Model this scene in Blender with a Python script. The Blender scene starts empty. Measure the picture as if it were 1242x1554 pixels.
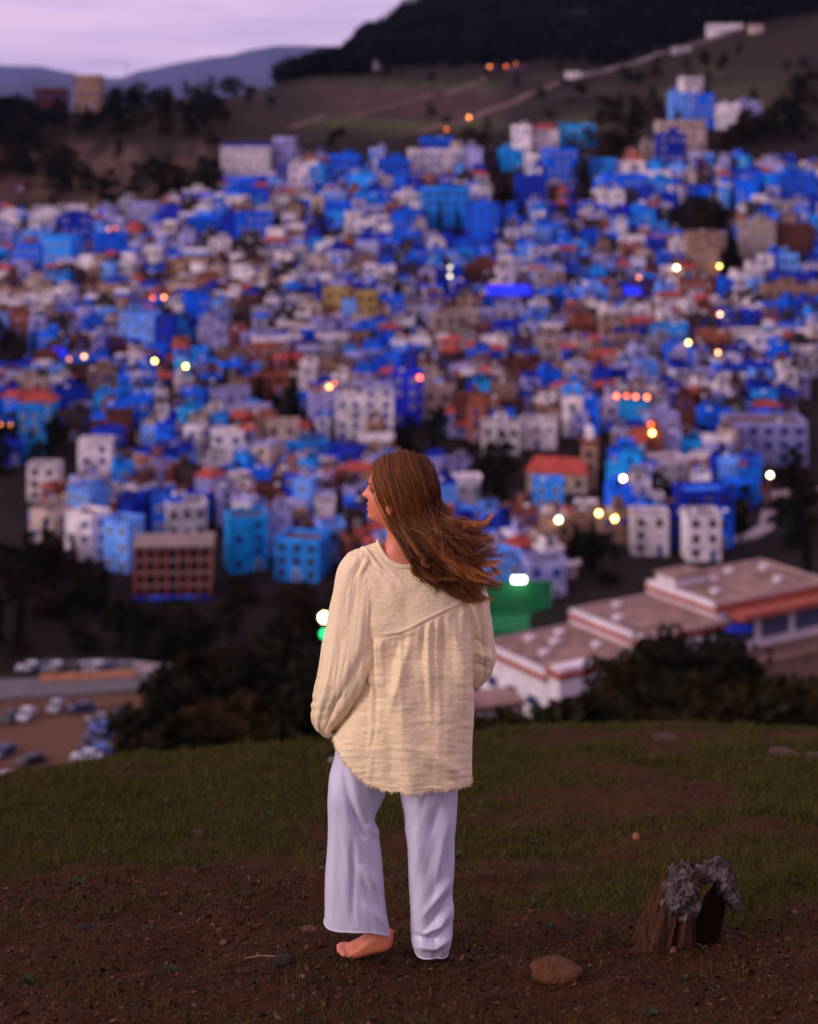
import bpy, math, random
import numpy as np
from mathutils import Vector, Matrix

sc = bpy.context.scene
R = math.radians
F = 2590.0            # focal length in photo pixels
CX, HY = 621.0, 180.0 # principal column and horizon row in the photo
CAMZ = 2.752
WD = 5.59             # distance of the woman

# ---------------------------------------------------------------- camera
cam_d = bpy.data.cameras.new('camera')
cam = bpy.data.objects.new('camera', cam_d)
sc.collection.objects.link(cam)
cam.location = (0, 0, CAMZ)
cam.rotation_euler = (R(90), 0, 0)
cam_d.sensor_fit = 'VERTICAL'
cam_d.sensor_height = 30.0
cam_d.sensor_width = 24.0
cam_d.lens = 50.0
cam_d.shift_y = -(777.0 - HY) / 1554.0
cam_d.clip_start = 0.1
cam_d.clip_end = 30000
cam_d.dof.use_dof = True
cam_d.dof.focus_distance = WD
cam_d.dof.aperture_fstop = 1.85
sc.camera = cam

# ---------------------------------------------------------------- world: dusk sky under thin lilac cloud
SUN_AZ, SUN_EL = R(-112), R(20)     # azimuth from +Y towards +X, elevation
w = bpy.data.worlds.new('World'); sc.world = w; w.use_nodes = True
nt = w.node_tree; nt.nodes.clear()
out = nt.nodes.new('ShaderNodeOutputWorld')
sky = nt.nodes.new('ShaderNodeTexSky'); sky.sky_type = 'NISHITA'; sky.sun_disc = False
sky.sun_elevation = SUN_EL; sky.sun_rotation = SUN_AZ
b1 = nt.nodes.new('ShaderNodeBackground'); b1.inputs[1].default_value = 0.05
nt.links.new(sky.outputs[0], b1.inputs[0])
tc = nt.nodes.new('ShaderNodeTexCoord')
mp = nt.nodes.new('ShaderNodeMapping'); mp.inputs['Scale'].default_value = (2.2, 2.2, 24.0)
nz = nt.nodes.new('ShaderNodeTexNoise'); nz.inputs['Scale'].default_value = 1.6; nz.inputs['Detail'].default_value = 5
nt.links.new(tc.outputs['Generated'], mp.inputs[0]); nt.links.new(mp.outputs[0], nz.inputs[0])
cr = nt.nodes.new('ShaderNodeValToRGB')
cr.color_ramp.elements[0].position = 0.30; cr.color_ramp.elements[0].color = (0.44, 0.36, 0.68, 1)
cr.color_ramp.elements[1].position = 0.62; cr.color_ramp.elements[1].color = (1.0, 0.68, 0.92, 1)
nt.links.new(nz.outputs[0], cr.inputs[0])
b2 = nt.nodes.new('ShaderNodeBackground'); b2.inputs[1].default_value = 1.1
nt.links.new(cr.outputs[0], b2.inputs[0])
mx = nt.nodes.new('ShaderNodeMixShader'); mx.inputs[0].default_value = 0.86
nt.links.new(b1.outputs[0], mx.inputs[1]); nt.links.new(b2.outputs[0], mx.inputs[2])
nt.links.new(mx.outputs[0], out.inputs[0])

# ---------------------------------------------------------------- the soft afterglow
sd = bpy.data.lights.new('sun', 'SUN'); sd.energy = 1.9; sd.angle = R(24); sd.color = (1.0, 0.84, 0.80)
so = bpy.data.objects.new('sun', sd); sc.collection.objects.link(so)
dv = Vector((math.sin(SUN_AZ) * math.cos(SUN_EL), math.cos(SUN_AZ) * math.cos(SUN_EL), math.sin(SUN_EL)))
so.rotation_euler = dv.to_track_quat('Z', 'Y').to_euler()
so.location = (-20, -20, 40)
sc.view_settings.view_transform = 'Standard'; sc.view_settings.look = 'None'
sc.view_settings.exposure = 0.0; sc.view_settings.gamma = 1.0; sc.view_settings.use_curve_mapping = False
sc.render.engine = 'CYCLES'
sc.cycles.use_denoising = True
sc.cycles.max_bounces = 5; sc.cycles.diffuse_bounces = 3; sc.cycles.glossy_bounces = 2
sc.cycles.transmission_bounces = 3; sc.cycles.volume_bounces = 0; sc.cycles.transparent_max_bounces = 4
sc.cycles.sample_clamp_indirect = 3.0
sc.cycles.adaptive_threshold = 0.02

# ---------------------------------------------------------------- helpers
def P(px, py, d):
    return Vector(((px - CX) / F * d, d, CAMZ + (HY - py) / F * d))
def tag(o, label=None, cat=None, group=None, kind=None):
    if label: o['label'] = label
    if cat: o['category'] = cat
    if group: o['group'] = group
    if kind: o['kind'] = kind
    return o
def empty(name, loc=(0, 0, 0), rz=0.0, parent=None):
    o = bpy.data.objects.new(name, None); o.location = loc; o.rotation_euler = (0, 0, rz)
    o.empty_display_size = 0.2
    sc.collection.objects.link(o); o.parent = parent
    return o
def link(name, me, parent=None, loc=(0, 0, 0), rz=0.0, scale=None, mats=None):
    o = bpy.data.objects.new(name, me); sc.collection.objects.link(o)
    o.parent = parent; o.location = loc; o.rotation_euler = (0, 0, rz)
    if scale is not None: o.scale = scale
    if mats:
        for i, m in enumerate(mats):
            o.material_slots[i].link = 'OBJECT'; o.material_slots[i].material = m
    return o
class MB:
    def __init__(s): s.v = []; s.f = []; s.m = []
    def face(s, pts, m=0):
        b = len(s.v); s.v.extend([tuple(p) for p in pts]); s.f.append(tuple(range(b, b + len(pts)))); s.m.append(m)
    def box(s, c, d, m=0, rz=0.0, T=None):
        """centre (x,y), base z in c[2]; full sizes"""
        b = len(s.v); ca, sa = math.cos(rz), math.sin(rz)
        for z in (0, d[2]):
            for sx, sy in ((-1, -1), (1, -1), (1, 1), (-1, 1)):
                x, y = sx * d[0] / 2, sy * d[1] / 2
                p = (c[0] + x * ca - y * sa, c[1] + x * sa + y * ca, c[2] + z)
                s.v.append(p if T is None else tuple(T @ Vector(p)))
        for q in ((3, 2, 1, 0), (4, 5, 6, 7), (0, 1, 5, 4), (1, 2, 6, 5), (2, 3, 7, 6), (3, 0, 4, 7)):
            s.f.append(tuple(b + i for i in q)); s.m.append(m)
    def prism(s, poly, z0, z1, m=0):
        b = len(s.v); n = len(poly)
        s.v.extend([(p[0], p[1], z0) for p in poly]); s.v.extend([(p[0], p[1], z1) for p in poly])
        s.f.append(tuple(reversed(range(b, b + n)))); s.m.append(m)
        s.f.append(tuple(range(b + n, b + 2 * n))); s.m.append(m)
        for i in range(n):
            j = (i + 1) % n; s.f.append((b + i, b + j, b + n + j, b + n + i)); s.m.append(m)
    def loft(s, rings, m=0, cap0=True, cap1=True):
        b = len(s.v); n = len(rings[0])
        for r in rings: s.v.extend([tuple(p) for p in r])
        for k in range(len(rings) - 1):
            o = b + k * n
            for i in range(n):
                j = (i + 1) % n; s.f.append((o + i, o + j, o + n + j, o + n + i)); s.m.append(m)
        if cap0: s.f.append(tuple(reversed(range(b, b + n)))); s.m.append(m)
        if cap1:
            o = b + (len(rings) - 1) * n; s.f.append(tuple(range(o, o + n))); s.m.append(m)
    def tube(s, pts, rad, n=8, m=0, squash=None):
        pts = [Vector(p) for p in pts]; rings = []
        up = None
        for i, p in enumerate(pts):
            t = (pts[min(i + 1, len(pts) - 1)] - pts[max(i - 1, 0)])
            if t.length < 1e-9: t = Vector((0, 0, 1))
            t.normalize()
            if up is None:
                up = Vector((0, 1, 0)) if abs(t.y) < 0.9 else Vector((1, 0, 0))
            u = (up - t * up.dot(t)); u.normalize(); v = t.cross(u); up = u
            r = rad[i] if hasattr(rad, '__len__') else rad
            rings.append([p + u * (math.cos(2 * math.pi * k / n) * r) + v * (math.sin(2 * math.pi * k / n) * r) for k in range(n)])
        s.loft(rings, m)
    def mesh(s, name, mats, smooth=False):
        me = bpy.data.meshes.new(name); me.from_pydata(s.v, [], s.f)
        for m in mats: me.materials.append(m)
        me.polygons.foreach_set('material_index', s.m)
        if smooth: me.polygons.foreach_set('use_smooth', [True] * len(s.f))
        me.update(); return me
    def build(s, name, mats, parent=None, smooth=False, loc=(0, 0, 0), rz=0.0):
        return link(name, s.mesh(name, mats if isinstance(mats, (list, tuple)) else [mats], smooth), parent, loc, rz)
def np_mesh(name, V, Q, mats, smooth=False, mi=None):
    """V (n,3), Q (m,k) index arrays"""
    me = bpy.data.meshes.new(name); V = np.asarray(V, np.float32); Q = np.asarray(Q, np.int32)
    me.vertices.add(len(V)); me.vertices.foreach_set('co', V.ravel())
    k = Q.shape[1]
    me.loops.add(Q.size); me.loops.foreach_set('vertex_index', Q.ravel())
    me.polygons.add(len(Q)); me.polygons.foreach_set('loop_start', np.arange(len(Q), dtype=np.int32) * k)
    me.polygons.foreach_set('loop_total', np.full(len(Q), k, np.int32))
    if smooth: me.polygons.foreach_set('use_smooth', np.ones(len(Q), bool))
    if mi is not None: me.polygons.foreach_set('material_index', np.asarray(mi, np.int32))
    for m in mats: me.materials.append(m)
    me.update(calc_edges=True); me.validate(); return me
def vcol(me, C, name='Col'):
    a = me.color_attributes.new(name, 'FLOAT_COLOR', 'POINT')
    C = np.asarray(C, np.float32)
    if C.shape[1] == 3: C = np.hstack([C, np.ones((len(C), 1), np.float32)])
    a.data.foreach_set('color', C.ravel())
# value noise, vectorised
_rt = np.random.RandomState(7).rand(256, 256)
def vn(x, y):
    x = np.asarray(x, float); y = np.asarray(y, float)
    xi = np.floor(x).astype(int); yi = np.floor(y).astype(int)
    fx = x - xi; fy = y - yi; fx = fx * fx * (3 - 2 * fx); fy = fy * fy * (3 - 2 * fy)
    a = _rt[xi % 256, yi % 256]; b = _rt[(xi + 1) % 256, yi % 256]
    c = _rt[xi % 256, (yi + 1) % 256]; e = _rt[(xi + 1) % 256, (yi + 1) % 256]
    return (a * (1 - fx) + b * fx) * (1 - fy) + (c * (1 - fx) + e * fx) * fy
def fbm(x, y, o=4):
    s = 0; a = 0.5; t = 0
    for i in range(o):
        s = s + a * vn(np.asarray(x) * 2 ** i + 17.3 * i, np.asarray(y) * 2 ** i + 5.1 * i); t += a; a *= 0.5
    return s / t
def sstep(a, b, x):
    t = np.clip((np.asarray(x, float) - a) / (b - a), 0, 1); return t * t * (3 - 2 * t)

class Rnd(random.Random): pass
# ---------------------------------------------------------------- materials
_mc = {}
def mat(name, col, rough=0.8, vary=0.25, scale=0.6, bump=0.0, bscale=None, spec=0.25, metal=0.0, emit=None, estr=0.0,
        dark=None, coord='pos', rnd=0.0, detail=4, stretch=(1, 1, 1)):
    if name in _mc: return _mc[name]
    m = bpy.data.materials.new(name); _mc[name] = m; m.use_nodes = True
    n = m.node_tree; bs = n.nodes['Principled BSDF']
    bs.inputs['Roughness'].default_value = rough; bs.inputs['Specular IOR Level'].default_value = spec
    bs.inputs['Metallic'].default_value = metal
    if coord == 'pos':
        g = n.nodes.new('ShaderNodeNewGeometry'); co = g.outputs['Position']
    else:
        g = n.nodes.new('ShaderNodeTexCoord'); co = g.outputs['Object']
    mpn = n.nodes.new('ShaderNodeMapping'); mpn.inputs['Scale'].default_value = stretch
    n.links.new(co, mpn.inputs[0]); co = mpn.outputs[0]
    nz = n.nodes.new('ShaderNodeTexNoise'); nz.inputs['Scale'].default_value = scale; nz.inputs['Detail'].default_value = detail
    nz.inputs['Roughness'].default_value = 0.62
    n.links.new(co, nz.inputs['Vector'])
    r = n.nodes.new('ShaderNodeValToRGB')
    c0 = dark if dark else tuple(max(0, c * (1 - vary)) for c in col)
    c1 = tuple(min(1, c * (1 + vary * 0.5)) for c in col)
    r.color_ramp.elements[0].position = 0.32; r.color_ramp.elements[0].color = (*c0, 1)
    r.color_ramp.elements[1].position = 0.66; r.color_ramp.elements[1].color = (*c1, 1)
    n.links.new(nz.outputs[0], r.inputs[0])
    c = r.outputs[0]
    if rnd > 0:
        oi = n.nodes.new('ShaderNodeObjectInfo'); mr = n.nodes.new('ShaderNodeMapRange')
        mr.inputs[3].default_value = 1 - rnd; mr.inputs[4].default_value = 1 + rnd
        n.links.new(oi.outputs['Random'], mr.inputs[0])
        ml = n.nodes.new('ShaderNodeVectorMath'); ml.operation = 'SCALE'
        n.links.new(c, ml.inputs[0]); n.links.new(mr.outputs[0], ml.inputs['Scale']); c = ml.outputs[0]
    n.links.new(c, bs.inputs['Base Color'])
    if bump > 0:
        bz = n.nodes.new('ShaderNodeTexNoise'); bz.inputs['Scale'].default_value = bscale or scale * 8; bz.inputs['Detail'].default_value = 4
        n.links.new(co, bz.inputs['Vector'])
        bp = n.nodes.new('ShaderNodeBump'); bp.inputs['Strength'].default_value = bump; bp.inputs['Distance'].default_value = 0.02
        n.links.new(bz.outputs[0], bp.inputs['Height']); n.links.new(bp.outputs[0], bs.inputs['Normal'])
    if emit:
        bs.inputs['Emission Color'].default_value = (*emit, 1); bs.inputs['Emission Strength'].default_value = estr
    return m
# ================================================================ terrain
TU = np.array([-800, 0, 330, 490, 560, 640, 900, 1242, 2000], float)
TD = np.array([226, 265, 306, 359, 424, 488, 547, 612, 735, 882, 1176, 1530, 2350, 5000], float)
TY = np.array([
    # -800    0    330   490   560   640   900  1242  2000
    [1197, 1197, 1197, 1190, 1165, 1140, 1076, 1076, 1076],   # 226
    [1047, 1047, 1047, 1040, 1010,  990,  930,  930,  930],   # 265
    [ 915,  915,  915,  905,  895,  880,  842,  842,  842],   # 306
    [ 765,  765,  760,  760,  755,  750,  740,  740,  740],   # 359
    [ 605,  605,  600,  600,  600,  600,  600,  600,  600],   # 424
    [ 480,  475,  455,  450,  450,  450,  450,  450,  450],   # 488
    [ 380,  365,  325,  320,  320,  320,  320,  310,  310],   # 547
    [ 310,  300,  232,  215,  210,  205,  205,  205,  200],   # 612
    [ 185,  178,  150,  165,  165,  165,  158,  118,  100],   # 735
    [ 260,  260,  145,  115,  114,  114,  104,   50,   30],   # 882
    [ 300,  300,  250,   96,   72,   56,   28,  -80, -150],   # 1176
    [ 300,  300,  260,  160,   52,    8,  -70, -200, -330],   # 1530
    [ 300,  300,  260,  230,  170,  110,   60, -100, -260],   # 2350
    [ 260,  260,  260,  260,  250,  240,  220,  200,  190],   # 5000
], float)
CRU = np.array([-900, 0, 230, 500, 730, 1040, 1242, 2000], float)
CRD = np.array([8.3, 8.6, 9.4, 10.0, 10.5, 10.9, 10.3, 9.6])
MD = np.array([30, 60, 120, 180, 226], float)
MZL = np.array([-12.6, -25.5, -49, -71, -86.2]); MZR = np.array([-11.5, -23.0, -44.5, -65, -75.6])
TYI = TY
def far_z(u, d):
    u = np.clip(np.asarray(u, float), TU[0], TU[-1]); d = np.clip(np.asarray(d, float), TD[0], TD[-1])
    iu = np.clip(np.searchsorted(TU, u) - 1, 0, len(TU) - 2); idd = np.clip(np.searchsorted(TD, d) - 1, 0, len(TD) - 2)
    fu = (u - TU[iu]) / (TU[iu + 1] - TU[iu]); fd = (d - TD[idd]) / (TD[idd + 1] - TD[idd])
    fu = fu * fu * (3 - 2 * fu)
    Z = CAMZ + (HY - TYI) / F * TD[:, None]
    return (Z[idd, iu] * (1 - fu) + Z[idd, iu + 1] * fu) * (1 - fd) + (Z[idd + 1, iu] * (1 - fu) + Z[idd + 1, iu + 1] * fu) * fd
def ground_z(X, d):
    X = np.asarray(X, float); d = np.asarray(d, float)
    dd = np.maximum(d, 0.3)
    u = CX + X / dd * F
    cd = np.interp(X / np.maximum(dd, 6) * F + CX, CRU, CRD)
    s = 0.2146
    zc = -(cd - WD) * s
    e = np.maximum(d - cd, 0)
    near = np.where(d < cd, -(d - WD) * s, zc - s * e - 0.42 * (e - 1.6 * (1 - np.exp(-e / 1.6))))
    near = near + 0.05 * (fbm(X * 0.55 + 3, d * 0.55, 3) - 0.5) * np.clip(np.abs(d - WD) * .5 + .25, 0, 1)
    wl = sstep(500, 760, u)
    zl = np.interp(d, MD, MZL); zr = np.interp(d, MD, MZR)
    mid = zl * (1 - wl) + zr * wl
    fz = far_z(u, d)
    amp = np.clip((d - 330) / 300, 0, 1) * 3.0
    fz = fz + (fbm(X / 40 + 9, d / 40, 4) - 0.5) * amp * 2
    t1 = sstep(18, 34, d); t2 = sstep(200, 240, d)
    z = near * (1 - t1) + mid * t1
    return z * (1 - t2) + fz * t2
def gz(X, d): return float(ground_z(np.array([X]), np.array([d]))[0])
def d_at(px, py, lo=228.0, hi=735.0):
    """distance at which the ground is seen at that pixel"""
    D = np.geomspace(lo, hi, 700); X = (px - CX) / F * D
    y = HY + F * (CAMZ - ground_z(X, D)) / D
    k = np.nonzero(y <= py)[0]
    if not len(k): return hi
    i = int(k[0])
    if i == 0: return lo
    f = (y[i - 1] - py) / max(1e-9, y[i - 1] - y[i])
    return float(D[i - 1] + (D[i] - D[i - 1]) * f)
def at(px, py, lo=228.0, hi=735.0):
    d = d_at(px, py, lo, hi); X = (px - CX) / F * d
    return Vector((X, d, gz(X, d)))

uu = np.concatenate([np.linspace(-3600, -420, 40), np.arange(-400, 1645, 8.0), np.linspace(1660, 4900, 40)])
dd = np.concatenate([np.linspace(0.4, 3.0, 14)[:-1], 3.0 * 1.0062 ** np.arange(0, 225), 3.0 * 1.0062 ** 225 * 1.021 ** np.arange(0, 300)])
dd = dd[dd < 5600]
UU, DD = np.meshgrid(uu, dd)
XX = (UU - CX) / F * DD
ZZ = ground_z(XX, DD)
# small relief of soil and turf close by
nearw = 1 - sstep(14, 22, DD)
def relief(X, d):
    r = (fbm(X * 3.1, d * 3.1, 4) - 0.5) * 0.075 + (fbm(X * 14, d * 14, 3) - 0.5) * 0.035
    return (1 - sstep(14, 22, d)) * r * (1 - 0.8 * np.exp(-(((X + 0.045) / 0.32) ** 2 + ((d - WD) / 0.32) ** 2)))
ZZ = ZZ + relief(XX, DD)
V = np.stack([XX, DD, ZZ], -1).reshape(-1, 3)
nr, ncl = UU.shape
I = np.arange(nr * ncl).reshape(nr, ncl)
Q = np.stack([I[:-1, :-1], I[:-1, 1:], I[1:, 1:], I[1:, :-1]], -1).reshape(-1, 4)
# colour of the soil, grass and rock
YP = HY + F * (CAMZ - ZZ) / DD
def C3(*c): return np.array(c)[None, None, :]
soil = C3(.046, .0175, .0040); grass = C3(.036, .032, .0020); dry = C3(.052, .026, .0042)
g1 = fbm(XX * 0.9 + 40, DD * 0.9 + 11, 4); g2 = fbm(XX * 3.3 + 4, DD * 3.3, 3); g3 = fbm(XX * 10, DD * 10, 3)
worn = sstep(6.55, 5.75, DD + (g1 - .5) * 3.0 + (g2 - .5) * .9 + .16 * XX)
gm = np.clip(sstep(0.34, 0.54, g1 * .55 + g2 * .45), 0, 1) * (1 - worn) + worn * 0.10 * sstep(.55, .7, g2)
GRASS_MASK = gm
col = soil * (1 - gm[..., None]) + grass * gm[..., None]
dm = sstep(.50, .68, fbm(XX * 1.7 + 80, DD * 1.7, 3))[..., None] * (1 - worn[..., None]) * .55
col = col * (1 - dm) + dry * dm
col = col * (0.7 + 0.6 * g3[..., None])
wl = sstep(500, 760, UU)
# mid and far zones
scrub = C3(.012, .009, .005); lot = C3(.125, .064, .035); townc = C3(.018, .012, .010)
fn = fbm(XX / 22, DD / 22, 4)[..., None]; fn2 = fbm(XX / 7, DD / 7, 3)[..., None]
hillc = C3(.024, .014, .010) * (0.2 + 1.4 * fn); field = C3(.060, .068, .016); fieldb = C3(.065, .034, .026)
forest = C3(.006, .006, .008)
def blend(a, b, m): return a * (1 - m) + b * m
mid = scrub * (.6 + .8 * fn2)
lotm = (sstep(205, 222, DD) * sstep(271, 264, DD) * sstep(330, 215, UU))[..., None]
mid = blend(mid, lot * (.75 + .5 * fn2), lotm)
far = blend(townc * (.6 + .8 * fn2), hillc, sstep(590, 640, DD + np.where(UU < 330, 60 * sstep(330, 250, UU), 0))[..., None])
# the green terraces and pale earth above the town
fm = (sstep(430, 520, UU) * sstep(790, 740, UU) * sstep(205, 190, YP) * sstep(118, 132, YP))[..., None] * (sstep(.35, .6, fn2) * .5 + .5)
strip = sstep(.45, .6, vn(XX / 160, (DD + XX * .35) / 24))[..., None]
far = blend(far, blend(fieldb, field, strip), fm * (DD[..., None] > 612))
fm2 = (sstep(800, 880, UU) * sstep(1240, 1150, UU) * (DD > 640) * (DD < 1050))[..., None] * sstep(.42, .58, fbm(XX / 50, DD / 90, 3))[..., None]
far = blend(far, blend(C3(.045, .024, .018), field, .5), fm2 * .8)
rocky = (sstep(345, 300, UU) * sstep(205, 225, YP) * (DD > 480))[..., None] * sstep(.38, .6, fn2)
far = blend(far, C3(.075, .043, .030) * (.5 + fn), rocky)
far = blend(far, forest, sstep(930, 1080, DD - np.where(UU < 500, 0, 1) * 0)[..., None])
t1 = sstep(12.5, 20, DD)[..., None]; t2 = sstep(285, 315, DD)[..., None]
col = blend(blend(col, mid, t1), far, t2)
gmat = bpy.data.materials.new('ground_earth'); gmat.use_nodes = True
n = gmat.node_tree; bs = n.nodes['Principled BSDF']; bs.inputs['Roughness'].default_value = .95; bs.inputs['Specular IOR Level'].default_value = .1
ca = n.nodes.new('ShaderNodeVertexColor'); ca.layer_name = 'Col'
ge = n.nodes.new('ShaderNodeNewGeometry')
n1 = n.nodes.new('ShaderNodeTexNoise'); n1.inputs['Scale'].default_value = 42; n1.inputs['Detail'].default_value = 6; n1.inputs['Roughness'].default_value = .7
n.links.new(ge.outputs['Position'], n1.inputs['Vector'])
mr = n.nodes.new('ShaderNodeMapRange'); mr.inputs[1].default_value = .3; mr.inputs[2].default_value = .7; mr.inputs[3].default_value = .45; mr.inputs[4].default_value = 1.5
n.links.new(n1.outputs[0], mr.inputs[0])
ml = n.nodes.new('ShaderNodeVectorMath'); ml.operation = 'SCALE'
n.links.new(ca.outputs[0], ml.inputs[0]); n.links.new(mr.outputs[0], ml.inputs['Scale']); n.links.new(ml.outputs[0], bs.inputs['Base Color'])
n2 = n.nodes.new('ShaderNodeTexNoise'); n2.inputs['Scale'].default_value = 95; n2.inputs['Detail'].default_value = 5
n.links.new(ge.outputs['Position'], n2.inputs['Vector'])
bp = n.nodes.new('ShaderNodeBump'); bp.inputs['Strength'].default_value = .8; bp.inputs['Distance'].default_value = .015
n.links.new(n2.outputs[0], bp.inputs['Height']); n.links.new(bp.outputs[0], bs.inputs['Normal'])
gme = np_mesh('ground', V, Q, [gmat], smooth=True); vcol(gme, col.reshape(-1, 3))
tag(link('ground', gme), kind='structure')

# far mountain ranges
mm = mat('far_mountain_hazy_rock', (.045, .055, .11), .95, .3, .002)  # blue of the distant haze is mixed into the rock colour
def range_mesh(name, pts, d, back, rng):
    xs = np.arange(-1600, 2900, 12.0)
    ys = np.interp(xs, [p[0] for p in pts], [p[1] for p in pts]) + (fbm(xs / 60 + rng, xs * 0 + rng, 4) - .5) * 7
    rows = []
    X = (xs - CX) / F * d
    ztop = CAMZ + (HY - ys) / F * d
    for k, (t, dy) in enumerate(((0, -.22), (.35, -.16), (.7, -.08), (.9, -.03), (1, 0), (.8, .06), (0, .2))):
        base = -300.0
        rx = (fbm(xs / 25 + rng * 3, xs * 0 + k * 1.7, 4) - .5) * (.10 * d * .12) * (1 if t < 1 else 0)
        rows.append(np.stack([X, np.full_like(X, d * (1 + dy)) + rx, base + (ztop - base) * t], -1))
    V = np.concatenate(rows); nn = len(xs); I = np.arange(len(V)).reshape(len(rows), nn)
    Q = np.stack([I[:-1, :-1], I[:-1, 1:], I[1:, 1:], I[1:, :-1]], -1).reshape(-1, 4)
    tag(link(name, np_mesh(name, V, Q, [mm], True)), kind='structure')
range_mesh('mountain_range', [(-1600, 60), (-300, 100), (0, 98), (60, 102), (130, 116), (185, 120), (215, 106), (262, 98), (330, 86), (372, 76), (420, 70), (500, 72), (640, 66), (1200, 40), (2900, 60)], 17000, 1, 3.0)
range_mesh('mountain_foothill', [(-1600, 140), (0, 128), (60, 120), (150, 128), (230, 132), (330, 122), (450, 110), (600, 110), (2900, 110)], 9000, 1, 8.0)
# ================================================================ materials of the town
PAL = {
    'white':      ((.76, .67, .68), 'white'),
    'cream':      ((.46, .34, .28), 'cream'),
    'lilac':      ((.34, .32, .60), 'pale lilac'),
    'palegrey':   ((.32, .28, .31), 'grey'),
    'paleblue':   ((.13, .32, 1.0), 'pale blue'),
    'skyblue':    ((.015, .27, 1.0), 'sky blue'),
    'brightblue': ((.003, .13, 1.0), 'bright blue'),
    'deepblue':   ((.003, .026, .42), 'deep blue'),
    'indigo':     ((.012, .02, .50), 'indigo'),
    'turquoise':  ((.006, .33, .80), 'turquoise'),
    'terracotta': ((.30, .085, .045), 'terracotta'),
    'brick':      ((.11, .030, .020), 'brick brown'),
    'tan':        ((.29, .165, .11), 'tan'),
    'brown':      ((.042, .022, .018), 'dark brown'),
    'ochre':      ((.36, .24, .075), 'ochre'),
}
WALL = {k: mat('plaster_' + k, c, .85, .5, .6, rnd=.28, bump=.25, bscale=3) for k, (c, _) in PAL.items()}
TERR = {'grey': mat('terrace_grey', (.085, .058, .056), .9, .5, .5, rnd=.2), 'rose': mat('terrace_rose', (.12, .055, .040), .9, .5, .5, rnd=.2),
        'white': mat('terrace_white', (.26, .22, .25), .9, .5, .5, rnd=.15), 'blue': mat('terrace_blue', (.03, .20, .85), .8, .3, .5, rnd=.15),
        'dark': mat('terrace_dark', (.030, .020, .020), .9, .5, .5, rnd=.2)}
M_TILE = mat('red_roof_tile', (.36, .055, .035), .8, .4, .8, rnd=.2, stretch=(1, 1, 1))
M_GLASS = mat('window_glass_dark', (.02, .022, .035), .25, .3, 1.0, spec=.5)
M_FR = {'white': mat('frame_white', (.72, .70, .74), .6, .15, 2), 'blue': mat('frame_blue', (.015, .10, .60), .6, .2, 2), 'brown': mat('frame_brown', (.10, .05, .03), .7, .3, 2)}
M_TANK = mat('tank_plastic', (.65, .64, .68), .6, .15, 2)
M_METAL = mat('pole_metal', (.12, .12, .13), .5, .2, 2, metal=.6)
M_CONC = mat('raw_concrete', (.26, .19, .16), .9, .35, .6)
M_WOODD = mat('door_wood', (.05, .07, .22), .7, .3, 2)

def win_mesh(name, w, h, fm, arch=False):
    b = MB()
    b.box((-w / 2 - .06, -.05, -.06), (.12, .16, h + .12), 0); b.box((w / 2 + .06, -.05, -.06), (.12, .16, h + .12), 0)
    b.box((0, -.05, h), (w + .002, .15, .12), 0); b.box((0, -.07, -.10), (w + .28, .22, .10), 0)
    b.box((0, -.03, 0), (.05, .05, h), 0)
    b.box((0, -.02, .0), (w, .03, h), 1)
    return b.mesh(name, [M_FR[fm], M_GLASS])
WINS = {(k, s): win_mesh('window', *(.95, 1.15) if s == 0 else (1.4, 1.3), k) for k in M_FR for s in (0, 1)}
WINDIM = {0: (.95, 1.15), 1: (1.4, 1.3)}
def door_mesh(name, m):
    b = MB(); b.box((0, -.04, 0), (1.0, .10, 2.1), 1); b.box((-.58, -.05, 0), (.14, .16, 2.1), 0); b.box((.58, -.05, 0), (.14, .16, 2.1), 0); b.box((0, -.05, 2.1), (1.3, .16, .14), 0)
    return b.mesh(name, [M_FR['white'], m])
DOOR = door_mesh('door', M_WOODD)
_b = MB(); _b.loft([[(math.cos(a) * r, math.sin(a) * r, z) for a in [k * math.pi / 5 for k in range(10)]] for r, z in ((.5, 0), (.55, .1), (.55, .9), (.35, 1.1))]); TANK = _b.mesh('water_tank', [M_TANK], True)

rg = Rnd(11)

def house_spec(rng, X, d, w, dp, n, colr, rz, roof='flat', terr='grey', wf='blue', room=None, tank=None, step=None, colr2=None, h=None, wide=0, arcade=False):
    return dict(X=X, d=d, w=w, dp=dp, n=n, c=colr, rz=rz, roof=roof, terr=terr, wf=wf, room=room, tank=tank, step=step, c2=colr2, wide=wide,
                h=h if h else n * 2.7 + rng.uniform(-.3, .4))
def base_z(s):
    ca, sa = math.cos(s['rz']), math.sin(s['rz']); X, d, w, dp = s['X'], s['d'], s['w'], s['dp']
    xs = []; ds = []
    for x, y in ((-w / 2, 0), (w / 2, 0), (w / 2, dp), (-w / 2, dp)):
        xs.append(X + x * ca - y * sa); ds.append(d + x * sa + y * ca)
    z = ground_z(np.array(xs), np.array(ds)); return float(z[:2].mean()), float(z.min())

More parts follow.
